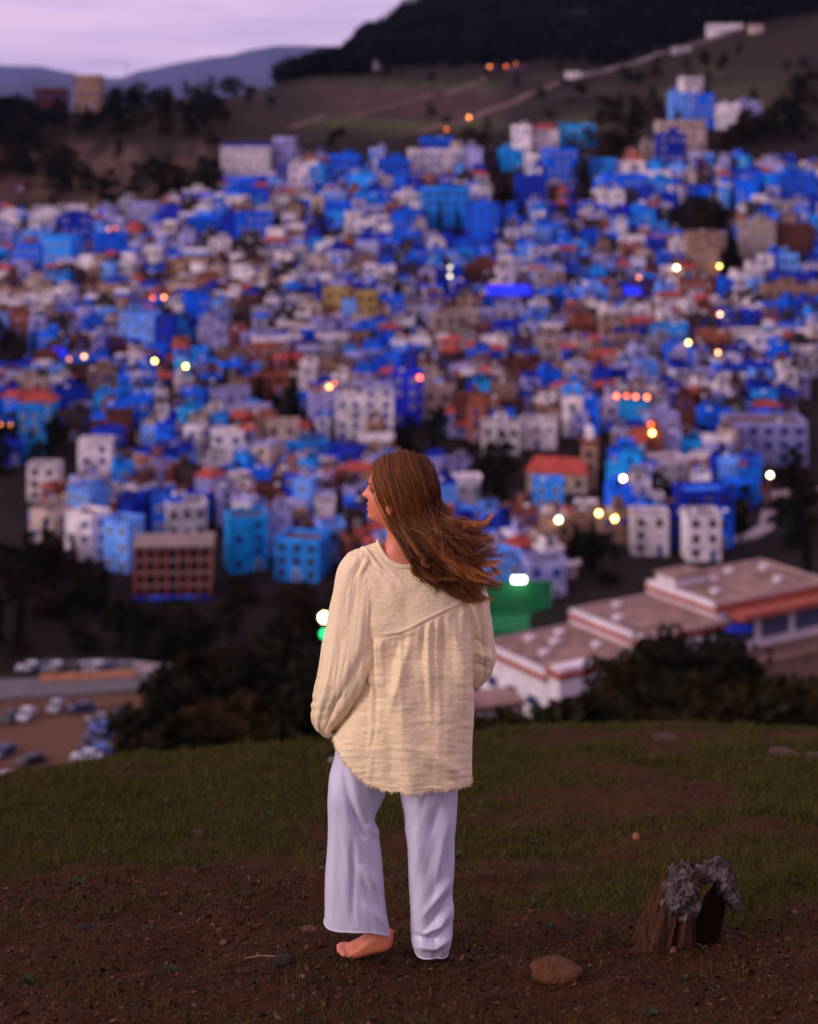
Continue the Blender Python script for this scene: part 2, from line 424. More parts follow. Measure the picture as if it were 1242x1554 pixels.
def house_parts(s, rng, emit):
    """emit(part_name, builder fn or mesh, material list, offset)"""
    w, dp, h, n = s['w'], s['dp'], s['h'], s['n']
    fl = h / n
    c = WALL[s['c']]; c2 = WALL[s['c2'] or s['c']]
    foot = s['foot']
    b = MB()
    cut = s['step']          # width share of a lower wing
    if cut:
        wl = w * cut; hl = h - fl
        sx = -1 if s['stepside'] < 0 else 1
        xm = -sx * wl / 2; wm = w - wl
        b.box((xm, dp / 2, -foot), (wm, dp, foot + h), 0)
        b.box((sx * (w / 2 - wl / 2) , dp / 2 + .1, -foot), (wl, dp - .2, foot + hl), 0)
        vols = [(xm, wm, 0, dp, h), (sx * (w / 2 - wl / 2), wl, .1, dp - .1, hl)]
    else:
        b.box((0, dp / 2, -foot), (w, dp, foot + h), 0)
        vols = [(0, w, 0, dp, h)]
    # a plinth band and a string course break the plain wall
    b.box((0 if not cut else vols[0][0], dp / 2, fl - .08), (vols[0][1] + .12, dp + .12, .14), 1)
    emit('wall', b, [c, c2])
    if s['roof'] == 'flat':
        r = MB()
        for vx, vw, y0, y1, vh in vols:
            p = MB()
            r.box((vx, (y0 + y1) / 2, vh - .02), (vw - .5, y1 - y0 - .5, .10), 0)
            for yy in (y0 + .11, y1 - .11): p.box((vx, yy, vh + .002), (vw + .06, .26, .85), 0)
            for xx in (vx - vw / 2 + .11, vx + vw / 2 - .11): p.box((xx, (y0 + y1) / 2, vh + .004), (.26, y1 - y0 - .05, .845), 0)
            emit('parapet', p, [c2])
        emit('roof', r, [TERR[s['terr']]])
    else:
        r = MB()
        for vx, vw, y0, y1, vh in vols:
            o = .35; a0, a1 = vx - vw / 2 - o, vx + vw / 2 + o; e0, e1 = y0 - o, y1 + o; ym = (e0 + e1) / 2; rh = (e1 - e0) * .22
            k = min(vw * .3, (e1 - e0) * .45)
            A = [(a0, e0, vh), (a1, e0, vh), (a1, e1, vh), (a0, e1, vh)]; T = [(a0 + k, ym, vh + rh), (a1 - k, ym, vh + rh)]
            r.face([A[0], A[1], T[1], T[0]]); r.face([A[2], A[3], T[0], T[1]]); r.face([A[1], A[2], T[1]]); r.face([A[3], A[0], T[0]])
            r.box((vx, ym, vh - .12), (a1 - a0, e1 - e0, .115), 0)
        emit('roof', r, [M_TILE])
    if s['room'] and s['roof'] == 'flat':
        rx, rw, rd = s['room']; vx, vw, y0, y1, vh = vols[0]
        q = MB(); q.box((vx + rx * vw, y1 - rd / 2 - .3, vh + .08), (rw, rd, 2.3), 0); q.box((vx + rx * vw, y1 - rd / 2 - .3, vh + 2.38), (rw + .3, rd + .3, .16), 1)
        q.box((vx + rx * vw, y1 - rd - .3 - .03, vh + .09), (.8, .08, 1.8), 2)
        emit('rooftop_room', q, [c2, TERR[s['terr']], M_GLASS])
    if s['tank'] and s['roof'] == 'flat':
        vx, vw, y0, y1, vh = vols[0]
        emit('water_tank', TANK, None, (vx + s['tank'] * vw, y0 + 1.3, vh + .08))
    ws = s['wide']; ww, wh = WINDIM[ws]; wm_ = WINS[(s['wf'], ws)]
    if not cut: 
        pass
    for vi, (vx, vw, y0, y1, vh) in enumerate(vols):
        nx = max(1, int(vw / (2.5 if ws == 0 else 2.9))); nf = int(round(vh / fl))
        for f in range(nf):
            for i in range(nx):
                if rng.random() < .14: continue
                x = vx - vw / 2 + vw * (i + .5) / nx; z = f * fl + fl * .36
                if f == 0 and vi == 0 and i == nx // 2:
                    emit('door', DOOR, None, (x, y0, .02)); continue
                emit('window', wm_, None, (x, y0, z))
        # one window on the flank that shows
        sx = s['flank']
        if (vi == 0 or sx == s.get('stepside')) and y1 - y0 > 5:
            for f in range(nf):
                if cut and vi == 0 and sx == s.get('stepside') and f < nf - 1: continue
                emit('window', wm_, None, (vx + sx * vw / 2, (y0 + y1) / 2, f * fl + fl * .36), sx * math.pi / 2)

FLB = {}
def screen_rect(s):
    w, dp = s['w'], s['dp']; ca, sa = math.cos(s['rz']), math.sin(s['rz'])
    us = []; d0 = 1e9
    for x, y in ((-w / 2, 0), (w / 2, 0), (w / 2, dp), (-w / 2, dp)):
        X = s['X'] + x * ca - y * sa; d = s['d'] + x * sa + y * ca; us.append(CX + X / d * F); d0 = min(d0, d)
    zt = s['z0'] + s['h'] + (2.0 if s['room'] else .8)
    yt = HY + F * (CAMZ - s['z0'] - s['h'] - .8) / (s['d'] + dp * .9); yb = HY + F * (CAMZ - s['z0']) / s['d']
    return min(us), max(us), yt, yb
def finish(s, rng):
    zb, zm = base_z(s); s['z0'] = zb; s['foot'] = zb - zm + 1.0
    if 'flank' not in s: s['flank'] = (-1 if s['rz'] < 0 else 1) * (1 if abs(s['rz']) > .05 else (1 if s['X'] < 0 else -1))
    # a house turned with rz > 0 shows its left flank from here
    s['flank'] = -1 if (s['rz'] - s['X'] / s['d']) > 0 else 1
    s['flank'] = -s['flank'] if False else s['flank']
    if s['step']: s.setdefault('stepside', rng.choice((-1, 1)))
    s['rect'] = screen_rect(s); return s

# ---------------------------------------------------------------- landmark houses, read off the photograph: x0, x1, y top, y bottom, colour, extras
LM = [
    (335, 410, 218, 272, 'white', dict(terr='blue', n=4, c2='deepblue')), (333, 388, 268, 296, 'brightblue', {}), (412, 446, 208, 262, 'lilac', dict(n=4)), (438, 470, 246, 290, 'white', {}),
    (470, 494, 250, 290, 'skyblue', {}), (498, 546, 234, 262, 'brightblue', {}), (572, 622, 240, 280, 'brightblue', {}), (524, 572, 262, 294, 'skyblue', {}), (622, 700, 226, 266, 'white', dict(n=3)),
    (640, 690, 208, 234, 'brightblue', {}), (700, 732, 222, 262, 'lilac', {}),
    (775, 806, 190, 226, 'white', {}), (806, 848, 192, 222, 'white', dict(roof='tile')), (848, 904, 188, 216, 'turquoise', {}), (760, 796, 226, 252, 'turquoise', {}), (785, 830, 264, 310, 'deepblue', {}), (828, 880, 224, 274, 'brightblue', {}),
    (643, 716, 284, 340, 'skyblue', {}), (705, 756, 308, 364, 'brightblue', dict(n=4)), (594, 640, 318, 354, 'brightblue', {}),
    (1036, 1070, 116, 160, 'white', {}), (1018, 1050, 140, 192, 'paleblue', dict(n=4)), (1050, 1086, 142, 190, 'brightblue', dict(n=4)), (1000, 1072, 184, 238, 'cream', dict(n=4)), (1000, 1042, 202, 256, 'deepblue', {}),
    (1084, 1124, 158, 190, 'white', {}), (1122, 1160, 154, 186, 'lilac', {}), (975, 1004, 215, 245, 'cream', {}),
    (284, 332, 326, 360, 'brightblue', {}), (332, 358, 324, 360, 'deepblue', {}), (356, 418, 322, 364, 'brightblue', {}),
    (142, 196, 352, 394, 'brightblue', {}), (92, 136, 322, 370, 'deepblue', {}), (60, 112, 358, 410, 'skyblue', {}), (20, 62, 370, 412, 'brightblue', {}), (44, 92, 322, 356, 'white', {}), (190, 240, 306, 340, 'lilac', {}),
    (316, 350, 362, 402, 'white', {}), (352, 402, 364, 398, 'brown', {}),
    (488, 532, 434, 474, 'ochre', dict(wf='brown')), (538, 573, 440, 486, 'ochre', dict(wf='brown')), (577, 614, 448, 486, 'brightblue', {}), (278, 320, 444, 486, 'brightblue', {}),
    (180, 236, 470, 536, 'paleblue', dict(n=4)), (234, 262, 478, 536, 'deepblue', {}), (300, 345, 492, 530, 'lilac', {}),
    (508, 552, 600, 664, 'white', dict(n=4)), (550, 598, 582, 668, 'white', dict(n=5, c2='lilac')), (592, 640, 560, 640, 'indigo', dict(n=4)), (470, 512, 598, 646, 'lilac', dict(n=3)), (640, 690, 584, 630, 'cream', dict(n=3)),
    (0, 28, 594, 652, 'brightblue', dict(roof='tile')), (26, 82, 600, 654, 'skyblue', dict(roof='tile', n=3, wf='white')), (80, 136, 584, 622, 'deepblue', {}), (34, 72, 662, 696, 'turquoise', {}), (-10, 36, 664, 700, 'deepblue', {}), (84, 140, 622, 664, 'brown', {}),
    (268, 312, 588, 622, 'brightblue', {}), (190, 228, 600, 644, 'brightblue', {}), (318, 382, 588, 634, 'lilac', dict(n=3)), (382, 450, 560, 596, 'terracotta', {}), (462, 532, 548, 590, 'tan', dict(n=3)),
    (118, 168, 664, 722, 'white', dict(n=4)), (40, 88, 700, 756, 'white', dict(n=4)), (170, 204, 700, 772, 'skyblue', dict(n=5)), (230, 276, 748, 806, 'brightblue', dict(n=4, terr='white')), (250, 318, 756, 812, 'white', dict(n=4)),
    (328, 362, 734, 792, 'lilac', dict(n=4)), (368, 412, 706, 742, 'brightblue', {}), (404, 452, 636, 700, 'cream', dict(n=4)), (432, 500, 662, 700, 'skyblue', {}), (418, 470, 640, 668, 'white', dict(roof='tile')), (320, 370, 650, 710, 'white', dict(n=4)),
    (34, 92, 768, 838, 'cream', dict(n=4, rz=-.5)), (88, 150, 772, 846, 'white', dict(n=4, rz=-.5)), (148, 204, 782, 862, 'paleblue', dict(n=5, rz=-.45)),
    (344, 412, 776, 862, 'turquoise', dict(n=4)), (410, 490, 808, 876, 'skyblue', dict(n=4)), (484, 530, 790, 850, 'paleblue', dict(n=3)),
    (1108, 1226, 632, 702, 'lilac', dict(n=4, wide=1)), (1064, 1112, 618, 672, 'brightblue', dict(n=3)), (938, 986, 604, 652, 'turquoise', dict(n=3, wf='white')), (985, 1035, 625, 680, 'lilac', dict(n=3)),
    (810, 856, 724, 786, 'skyblue', dict(n=3, wf='white')), (958, 1016, 772, 838, 'white', dict(n=4)), (1042, 1096, 772, 846, 'white', dict(n=4)), (1036, 1116, 736, 784, 'deepblue', dict(terr='blue')), (990, 1050, 690, 735, 'white', dict(n=3)),
    (735, 800, 838, 902, 'paleblue', dict(n=4, wf='white')), (798, 862, 842, 904, 'lilac', dict(n=4)), (860, 915, 768, 800, 'tan', {}), (910, 960, 770, 820, 'tan', dict(n=3)),
    (730, 790, 636, 684, 'white', dict(n=3)), (786, 846, 632, 676, 'white', dict(n=3)), (690, 735, 720, 775, 'white', dict(n=3)),
    (1124, 1178, 334, 392, 'cream', dict(n=4)), (1176, 1238, 340, 388, 'brick', {}), (1045, 1092, 350, 420, 'tan', dict(n=3)), (1165, 1242, 408, 440, 'deepblue', {}), (1160, 1242, 430, 470, 'tan', {}),
    (660, 700, 404, 436, 'deepblue', {}), (805, 880, 440, 464, 'brightblue', {}), (655, 730, 470, 512, 'cream', {}), (985, 1045, 490, 530, 'skyblue', {}), (1050, 1110, 500, 540, 'terracotta', {}), (1110, 1190, 500, 540, 'white', dict(n=3)),
    (1115, 1150, 270, 310, 'brightblue', {}), (1180, 1242, 262, 300, 'brightblue', {}), (920, 985, 265, 300, 'brightblue', {}), (985, 1030, 270, 300, 'skyblue', {}),
]
specs = []
for x0, x1, yt, yb, c, ex in LM:
    ex = dict(ex); uc = (x0 + x1) / 2
    d = d_at(uc, min(yb + 6, 1180), 228, 760); X = (uc - CX) / F * d
    rz = ex.pop('rz', None)
    if rz is None: rz = rg.uniform(-.28, .28)
    wpx = (x1 - x0) / F * d
    dp = max(5.0, min(11, wpx * .75))
    ww = max(3.5, (wpx - dp * abs(math.sin(rz)) * .8) / math.cos(rz))
    zb = gz(X, d); ztop = CAMZ + (HY - yt) / F * (d + dp * .6) - .85
    h = max(3.0, ztop - zb)
    n_ = ex.pop('n', None) or max(1, int(round(h / 3.1)))
    n_ = max(1, min(n_, int(h / 2.3)))
    s = house_spec(rg, X, d, ww, dp, n_, c, rz, roof=ex.pop('roof', 'flat'), terr=ex.pop('terr', rg.choice(['grey', 'rose', 'white', 'grey'])), wf=ex.pop('wf', rg.choice(['blue', 'white', 'brown'])),
                   h=h, colr2=ex.pop('c2', None), wide=ex.pop('wide', 0), room=(rg.uniform(-.2, .2), ww * .3, dp * .35) if rg.random() < .35 else None, tank=rg.uniform(-.3, .3) if rg.random() < .4 else None)
    s['lm'] = True
    finish(s, rg); specs.append(s)

# ---------------------------------------------------------------- where the town ends
TOPU = [-200, 0, 150, 300, 328, 345, 420, 480, 620, 700, 742, 770, 900, 1000, 1095, 1242, 1500]
TOPY = [345, 338, 336, 318, 300, 250, 244, 262, 250, 232, 256, 258, 262, 258, 258, 262, 262]
BOTU = [-200, 0, 60, 200, 330, 500, 720, 860, 960, 1100, 1150, 1190, 1242, 1500]
BOTY = [690, 700, 800, 850, 890, 880, 880, 890, 842, 836, 770, 640, 585, 560]
TREES_SPOTS = [  # ellipses in the photo where trees, not houses, stand: x, y, rx, ry
    (640, 668, 62, 34), (738, 730, 42, 62), (1065, 325, 40, 30), (1112, 388, 20, 38), (420, 600, 38, 40), (20, 530, 40, 36), (30, 690, 52, 34), (95, 690, 34, 22), (1215, 760, 40, 80),
    (770, 290, 22, 40), (690, 350, 36, 14), (910, 860, 60, 26), (900, 690, 46, 20), (1010, 770, 18, 40), (45, 860, 40, 40), (1130, 800, 24, 26), (870, 270, 26, 24), (200, 690, 40, 20),
]
HALL = (788, 912, 650, 760)      # the red-roofed hall and the minaret
def blocked(s):
    x0, x1, yt, yb = s['rect']; uc = (x0 + x1) / 2
    if yb < np.interp(uc, TOPU, TOPY) or yb > np.interp(uc, BOTU, BOTY): return True
    for ex, ey, rx, ry in TREES_SPOTS:
        if ((uc - ex) / (rx + 6)) ** 2 + (((yt + yb) / 2 - ey) / (ry + 4)) ** 2 < 1: return True
    if x1 > HALL[0] - 4 and x0 < HALL[1] + 4 and yt < 756 and yb > 665: return True
    if x1 > 196 and x0 < 332 and yb > 812 and yt < 930: return True
    ca, sa = math.cos(s['rz']), math.sin(s['rz'])
    cx = s['X'] - sa * s['dp'] / 2; cd = s['d'] + ca * s['dp'] / 2; r = .5 * max(s['w'], s['dp'])
    for o in specs:
        if not o.get('lm'): continue
        ox = o['X'] - math.sin(o['rz']) * o['dp'] / 2; od = o['d'] + math.cos(o['rz']) * o['dp'] / 2
        if math.hypot(cx - ox, cd - od) < r * .8 + .5 * max(o['w'], o['dp']) * .8: return True
        a0, a1, b0, b1 = o['rect']
        if s['d'] < o['d']:
            ix = min(x1, a1) - max(x0, a0); iy = min(yb, b1 - 4) - max(yt, b0)
            if ix > 3 and iy > 3 and ix * iy > .30 * (a1 - a0) * (b1 - b0): return True
    return False
pools = [
    (lambda u, y: y < 420, [('white', 21), ('lilac', 13), ('paleblue', 12), ('skyblue', 9), ('brightblue', 16), ('deepblue', 9), ('turquoise', 2), ('tan', 6), ('cream', 7), ('brown', 14), ('terracotta', 6), ('palegrey', 8), ('indigo', 3)]),
    (lambda u, y: y < 590, [('white', 18), ('lilac', 13), ('paleblue', 8), ('skyblue', 4), ('brightblue', 6), ('deepblue', 5), ('tan', 10), ('cream', 10), ('brown', 18), ('terracotta', 11), ('brick', 12), ('palegrey', 7)]),
    (lambda u, y: True, [('white', 19), ('lilac', 14), ('paleblue', 11), ('skyblue', 10), ('brightblue', 12), ('deepblue', 7), ('turquoise', 4), ('tan', 6), ('cream', 9), ('brown', 9), ('terracotta', 8), ('brick', 7)]),
]
def pick(lst):
    t = sum(k for _, k in lst); r = rg.uniform(0, t)
    for c, k in lst:
        r -= k
        if r <= 0: return c
    return lst[-1][0]
d = 282.0
while d < 640:
    half = 640 / F * d + 14
    x = -half + rg.uniform(0, 5)
    while x < half:
        w_ = rg.choice((rg.uniform(2.8, 4.4), rg.uniform(3.6, 6.2), rg.uniform(5.4, 9.5))); dp = rg.uniform(3.6, 6.0)
        yy = d + rg.uniform(-3.0, 3.0); XX_ = x + w_ / 2
        u = CX + XX_ / yy * F; ygr = HY + F * (CAMZ - gz(XX_, yy)) / yy
        c = pick([p for f, p in pools if f(u, ygr)][0])
        n_ = rg.choice((1, 1, 2, 2, 2, 2, 2)) if ygr < 600 else rg.choice((1, 2, 2, 2, 3, 3))
        redroof = rg.random() < (.05 if ygr < 430 else .10)
        terr = rg.choice(['grey', 'rose', 'grey', 'white', 'dark', 'blue'] if 'blue' in c else ['grey', 'rose', 'grey', 'white', 'dark', 'rose'])
        rowrot = (fbm(XX_ / 60 + 2, yy / 60, 2) - .5) * 1.6
        s = house_spec(rg, XX_, yy, w_, dp, n_, c, float(rowrot) + rg.uniform(-.16, .16), roof='tile' if redroof else 'flat', terr=terr, wf=rg.choice(['blue', 'white', 'brown']),
                       room=(rg.uniform(-.25, .25), w_ * rg.uniform(.28, .45), dp * rg.uniform(.3, .5)) if rg.random() < .5 else None,
                       tank=rg.uniform(-.35, .35) if rg.random() < .35 else None, step=rg.uniform(.3, .5) if (n_ > 1 and w_ > 5 and rg.random() < .5) else None,
                       colr2=rg.choice(['white', 'brightblue', 'lilac', 'deepblue', None, None, None, None]) if rg.random() < .6 else None)
        finish(s, rg)
        if not blocked(s): specs.append(s)
        x += w_ + rg.choice((.1, .3, .9, 2.0))
    d += rg.uniform(4.3, 5.3)
# what of each house shows: painted far to near on a coarse grid
GW, GH = 1242 // 2, 1554 // 2
buf = np.full((GH, GW), -1, int)
for i in sorted(range(len(specs)), key=lambda i: -specs[i]['d']):
    x0, x1, yt, yb = specs[i]['rect']; 
    a0, a1, b0, b1 = int(max(0, x0 / 2)), int(min(GW, x1 / 2)), int(max(0, yt / 2)), int(min(GH, yb / 2))
    if a1 > a0 and b1 > b0: buf[b0:b1, a0:a1] = i
buf[340:560, 235:372] = -1      # the woman stands there
cnt = np.bincount(buf[buf >= 0].ravel(), minlength=len(specs))
for i, s in enumerate(specs): s['vis'] = int(cnt[i]) + (0 if not s.get('lm') else 400)
vis = [s for s in specs if s['vis'] > 3]
flats = [s for s in vis if s['n'] >= 4]; homes = sorted([s for s in vis if s['n'] < 4], key=lambda s: -s['vis'])
things = flats + homes[:295]; rest = homes[295:] + [s for s in specs if s['vis'] <= 3]
NUMW = {1: 'one-storey', 2: 'two-storey', 3: 'three-storey', 4: 'four-storey', 5: 'five-storey'}
def house_label(s):
    t = [PAL[s['c']][1], NUMW[min(s['n'], 5)], 'house' if s['n'] < 4 else 'apartment block']
    if s['roof'] != 'flat': t.append('under a red tiled roof')
    else:
        ad = []
        if s['c2'] and s['c2'] != s['c']: ad.append(PAL[s['c2']][1] + ' parapet')
        if s['room']: ad.append('rooftop room')
        if s['tank'] and len(ad) < 2: ad.append('water tank')
        if s['step'] and len(ad) < 2: ad.append('lower wing')
        ad.append({'grey': 'grey', 'rose': 'rose', 'white': 'white', 'blue': 'blue', 'dark': 'dark'}[s['terr']] + ' roof terrace')
        t.append('with ' + (', '.join(ad[:-1]) + ' and ' + ad[-1] if len(ad) > 1 else ad[0]))
    t = ' '.join(t).split(' ')
    return ' '.join(t)
def build_house(s):
    nm = 'house' if s['n'] < 4 else 'apartment_block'
    root = empty(nm, (s['X'], s['d'], s['z0']), s['rz'])
    tag(root, house_label(s), 'house' if s['n'] < 4 else 'apartment block', 'houses of the hillside town' if s['n'] < 4 else 'apartment blocks of the hillside town')
    rr = Rnd(int(s['X'] * 1000) ^ int(s['d'] * 777))
    def emit(pn, b, mats, loc=(0, 0, 0), rz=0.0):
        if isinstance(b, MB): b.build(pn, mats, root)
        else: link(pn, b, root, loc, rz)
    house_parts(s, rr, emit)
    return root
for s in things: build_house(s)
# the many small houses farther up, too many to set one by one
mlist = []; mid_ = {}
big = MB()
def mindex(m):
    if m.name not in mid_: mid_[m.name] = len(mlist); mlist.append(m)
    return mid_[m.name]
def append_mesh(b, mats, M):
    if isinstance(b, MB): v, f, mi = b.v, b.f, b.m
    else:
        v = [tuple(x.co) for x in b.vertices]; f = [tuple(p.vertices) for p in b.polygons]; mi = [p.material_index for p in b.polygons]; mats = list(b.materials)
    o = len(big.v); big.v.extend([tuple(M @ Vector(p)) for p in v]); big.f.extend([tuple(o + i for i in q) for q in f]); big.m.extend([mindex(mats[k]) for k in mi])
for s in rest:
    M0 = Matrix.Translation((s['X'], s['d'], s['z0'])) @ Matrix.Rotation(s['rz'], 4, 'Z')
    house_parts(s, Rnd(int(s['X'] * 99)), lambda pn, b, mats, loc=(0, 0, 0), rz=0.0: append_mesh(b, mats, M0 @ Matrix.Translation(loc) @ Matrix.Rotation(rz, 4, 'Z')))
o = big.build('far_houses', mlist)
tag(o, 'mass of small blue and white houses packed between the larger ones', 'houses', kind='stuff')
# ================================================================ trees
M_LEAF = [mat('leaf_dark', (.016, .015, .007), .8, .5, .9, spec=.02, rnd=.35), mat('leaf_olive', (.028, .020, .007), .8, .5, .9, spec=.02, rnd=.35), mat('leaf_pine', (.009, .012, .009), .85, .5, .9, spec=.02, rnd=.3),
          mat('leaf_russet', (.036, .019, .009), .8, .5, .9, spec=.02, rnd=.3)]
M_BARK = mat('tree_bark', (.060, .040, .030), .95, .4, 3)
npr = np.random.RandomState(5)
def leaf_cloud(centers, radii, per, size, squash=.8):
    n = len(centers) * per
    c = np.repeat(centers, per, 0); r = np.repeat(radii, per)[:, None]
    v = npr.normal(size=(n, 3)); v /= np.linalg.norm(v, axis=1)[:, None]
    p = c + v * r * (npr.rand(n, 1) ** .45) * np.array([1, 1, squash])
    a = npr.normal(size=(n, 3)); a /= np.linalg.norm(a, axis=1)[:, None]
    b = np.cross(a, npr.normal(size=(n, 3))); b /= np.linalg.norm(b, axis=1)[:, None]
    s = size * (.6 + .8 * npr.rand(n, 1))
    V = np.stack([p - a * s, p + b * s * .55, p + a * s, p - b * s * .55], 1).reshape(-1, 3)
    return V, np.arange(4 * n).reshape(-1, 4)
def tree_meshes(kind, seed):
    global npr
    npr = np.random.RandomState(seed)
    tb = MB(); H = 1.0   # unit-ish trees of about 8 m
    if kind == 'broad':
        h = 8.0; tb.tube([(0, 0, -1.0), (.1, 0, 1.2), (.15, .1, 2.6), (.2, 0, 4.6)], [.32, .26, .2, .08], 7)
        cs = []; rs = []
        for i in range(26):
            a = npr.rand() * 6.28; t = npr.rand(); z = 2.2 + 5.2 * t; rr = 2.9 * math.sin(math.pi * (.18 + .78 * t)) * (.45 + .6 * npr.rand())
            cs.append((math.cos(a) * rr, math.sin(a) * rr, z)); rs.append(.65 + .6 * npr.rand())
        for i in range(6): tb.tube([(.1, 0, 1.8 + .3 * i), ((cs[i][0]) * .5, cs[i][1] * .5, (2 + cs[i][2]) / 2), cs[i]], [.13, .08, .03], 5)
        V, Q = leaf_cloud(np.array(cs), np.array(rs), 62, .26)
    elif kind == 'bush':
        cs = []; rs = []
        for i in range(24):
            a = npr.rand() * 6.28; rr = 2.3 * npr.rand() ** .6; z = .4 + 3.0 * npr.rand() * (1 - (rr / 3.2) ** 2)
            cs.append((math.cos(a) * rr, math.sin(a) * rr, z)); rs.append(.55 + .5 * npr.rand())
        for i in range(5): tb.tube([(0, 0, -.8), (cs[i][0] * .4, cs[i][1] * .4, .6), cs[i]], [.10, .06, .02], 5)
        V, Q = leaf_cloud(np.array(cs), np.array(rs), 66, .20)
    elif kind == 'cypress':
        tb.tube([(0, 0, -1), (0, 0, 2), (.05, 0, 8)], [.22, .18, .03], 6)
        cs = []; rs = []
        for i in range(26):
            t = (i + .5) / 26; z = .8 + 8.6 * t; rr = .95 * (math.sin(math.pi * min(1, .25 + t * .78))) ** .7
            a = npr.rand() * 6.28; cs.append((math.cos(a) * rr * .45, math.sin(a) * rr * .45, z)); rs.append(rr * .75 + .1)
        V, Q = leaf_cloud(np.array(cs), np.array(rs), 55, .20, 1.2)
    else:  # pine with an open, layered crown
        tb.tube([(0, 0, -1), (.15, .05, 2.5), (.05, .1, 5), (.2, 0, 8)], [.30, .24, .15, .04], 7)
        cs = []; rs = []
        for i in range(24):
            t = npr.rand(); z = 3.2 + 5.4 * t; rr = (2.6 - 1.9 * t) * (.4 + .6 * npr.rand()); a = npr.rand() * 6.28
            cs.append((math.cos(a) * rr, math.sin(a) * rr, z)); rs.append(.5 + .5 * npr.rand())
            if i < 8: tb.tube([(.1, 0, z - .6), (cs[-1][0] * .6, cs[-1][1] * .6, z - .2), cs[-1]], [.09, .05, .02], 5)
        V, Q = leaf_cloud(np.array(cs), np.array(rs), 62, .24, .55)
    return V, Q, tb
TM = {}
for k, ns in (('broad', 4), ('bush', 3), ('cypress', 2), ('pine', 3)):
    for i in range(ns):
        V, Q, tb = tree_meshes(k, 100 + 7 * i + len(k)); lm = M_LEAF[2 if k in ('pine', 'cypress') else (i % 2 if i != 3 else 3)]
        TM[(k, i)] = (np_mesh('crown', V, Q, [lm]), tb.mesh('trunk', [M_BARK], True))
def tree(kind, X, d, h, label, group, name=None, mat_=None):
    ns = max(i for k, i in TM if k == kind) + 1; i = rg.randrange(ns); cm, tm = TM[(kind, i)]
    base = {'broad': 8.0, 'bush': 3.8, 'cypress': 9.5, 'pine': 8.9}[kind]; s = h / base
    root = empty(name or {'broad': 'tree', 'bush': 'bush', 'cypress': 'cypress_tree', 'pine': 'pine_tree'}[kind], (X, d, gz(X, d)), rg.uniform(0, 6.28))
    k = s * rg.uniform(.85, 1.2)
    root.scale = (k, k, s)
    link('foliage' if kind == 'bush' else 'crown', cm, root, mats=[mat_] if mat_ else None); link('stem' if kind == 'bush' else 'trunk', tm, root)
    tag(root, label, {'bush': 'bush'}.get(kind, 'tree'), group); return root
# clump below the knoll, left of the woman
for px, top, dd_, kind, h in [(262, 1010, 165, 'broad', 9), (300, 985, 185, 'broad', 11), (345, 965, 195, 'broad', 12), (392, 975, 175, 'broad', 11), (440, 960, 190, 'broad', 12), (478, 990, 160, 'broad', 10), (325, 1060, 120, 'broad', 8), (380, 1050, 115, 'broad', 8),
                          (430, 1045, 125, 'broad', 8), (275, 1085, 110, 'broad', 7), (470, 1060, 110, 'broad', 8), (500, 1020, 140, 'broad', 9), (520, 1000, 170, 'broad', 10), (350, 1095, 85, 'bush', 5), (410, 1095, 80, 'bush', 5), (455, 1090, 85, 'bush', 5), (300, 1110, 80, 'bush', 4.5), (255, 1120, 90, 'bush', 4.5), (560, 1060, 120, 'broad', 8), (240, 1045, 150, 'broad', 7)]:
    X = (px - CX) / F * dd_; zt_ = CAMZ + (HY - top) / F * dd_; hh = max(3.0, zt_ - gz(X, dd_))
    tree(kind, X, dd_, hh, 'dark leafy %s in the clump between the knoll and the car park' % ('bush' if kind == 'bush' else 'tree'), 'dark clump below the grassy knoll')
# trees and scrub in front of the flat-roofed school
for px, top, dd_, kind in [(905, 1040, 105, 'broad'), (945, 1000, 120, 'broad'), (985, 955, 130, 'broad'), (1030, 945, 140, 'broad'), (1075, 948, 135, 'broad'), (1110, 985, 125, 'broad'), (1010, 1010, 100, 'broad'), (1060, 1020, 95, 'broad'), (1125, 1030, 100, 'broad'), (960, 1045, 90, 'broad')]:
    X = (px - CX) / F * dd_; tree(kind, X, dd_, CAMZ + (HY - top) / F * dd_ - gz(X, dd_), 'dark leafy tree standing in front of the flat-roofed school', 'trees in front of the school')
for px in range(690, 1400, 24):
    dd_ = rg.uniform(42, 72); top = float(np.interp(px, [690, 740, 800, 850, 900, 1100, 1150, 1190, 1400], [1075, 1085, 1062, 1062, 1058, 1058, 1050, 1040, 1030])) + rg.uniform(-8, 14)
    X = (px - CX) / F * dd_; tree('bush', X, dd_, max(1.2, CAMZ + (HY - top) / F * dd_ - gz(X, dd_)), 'low dark bush just over the edge of the grassy knoll', 'bushes along the knoll edge')
for px, top, dd_ in [(1185, 1040, 90), (1215, 1020, 100), (1240, 1035, 80), (1270, 1020, 95)]:
    X = (px - CX) / F * dd_; tree('broad', X, dd_, CAMZ + (HY - top) / F * dd_ - gz(X, dd_), 'dark leafy tree standing in front of the flat-roofed school', 'trees in front of the school')
# belt between the town and the road
for k in range(170):
    px = rg.uniform(-30, 760); ylo = float(np.interp(px, BOTU, BOTY)) + 18; yy = rg.uniform(max(ylo, 850), 1000 if px < 300 else 1120)
    if px > 690 and yy > 930: continue
    if 190 < px < 335 and yy < 945: yy = rg.uniform(935, 995)
    p = at(px, yy); kind = 'bush' if 190 < px < 335 else rg.choice(['broad', 'broad', 'bush', 'broad', 'cypress'] if px < 200 else ['broad', 'broad', 'bush'])
    tree(kind, p.x, p.y, {'broad': rg.uniform(5, 8), 'bush': rg.uniform(2.8, 4.5), 'cypress': rg.uniform(7, 10)}[kind], {'broad': 'dark broadleaf tree', 'bush': 'scrubby dark bush', 'cypress': 'slim dark cypress'}[kind] + ' on the bank between the town and the road', 'trees on the bank below the town')
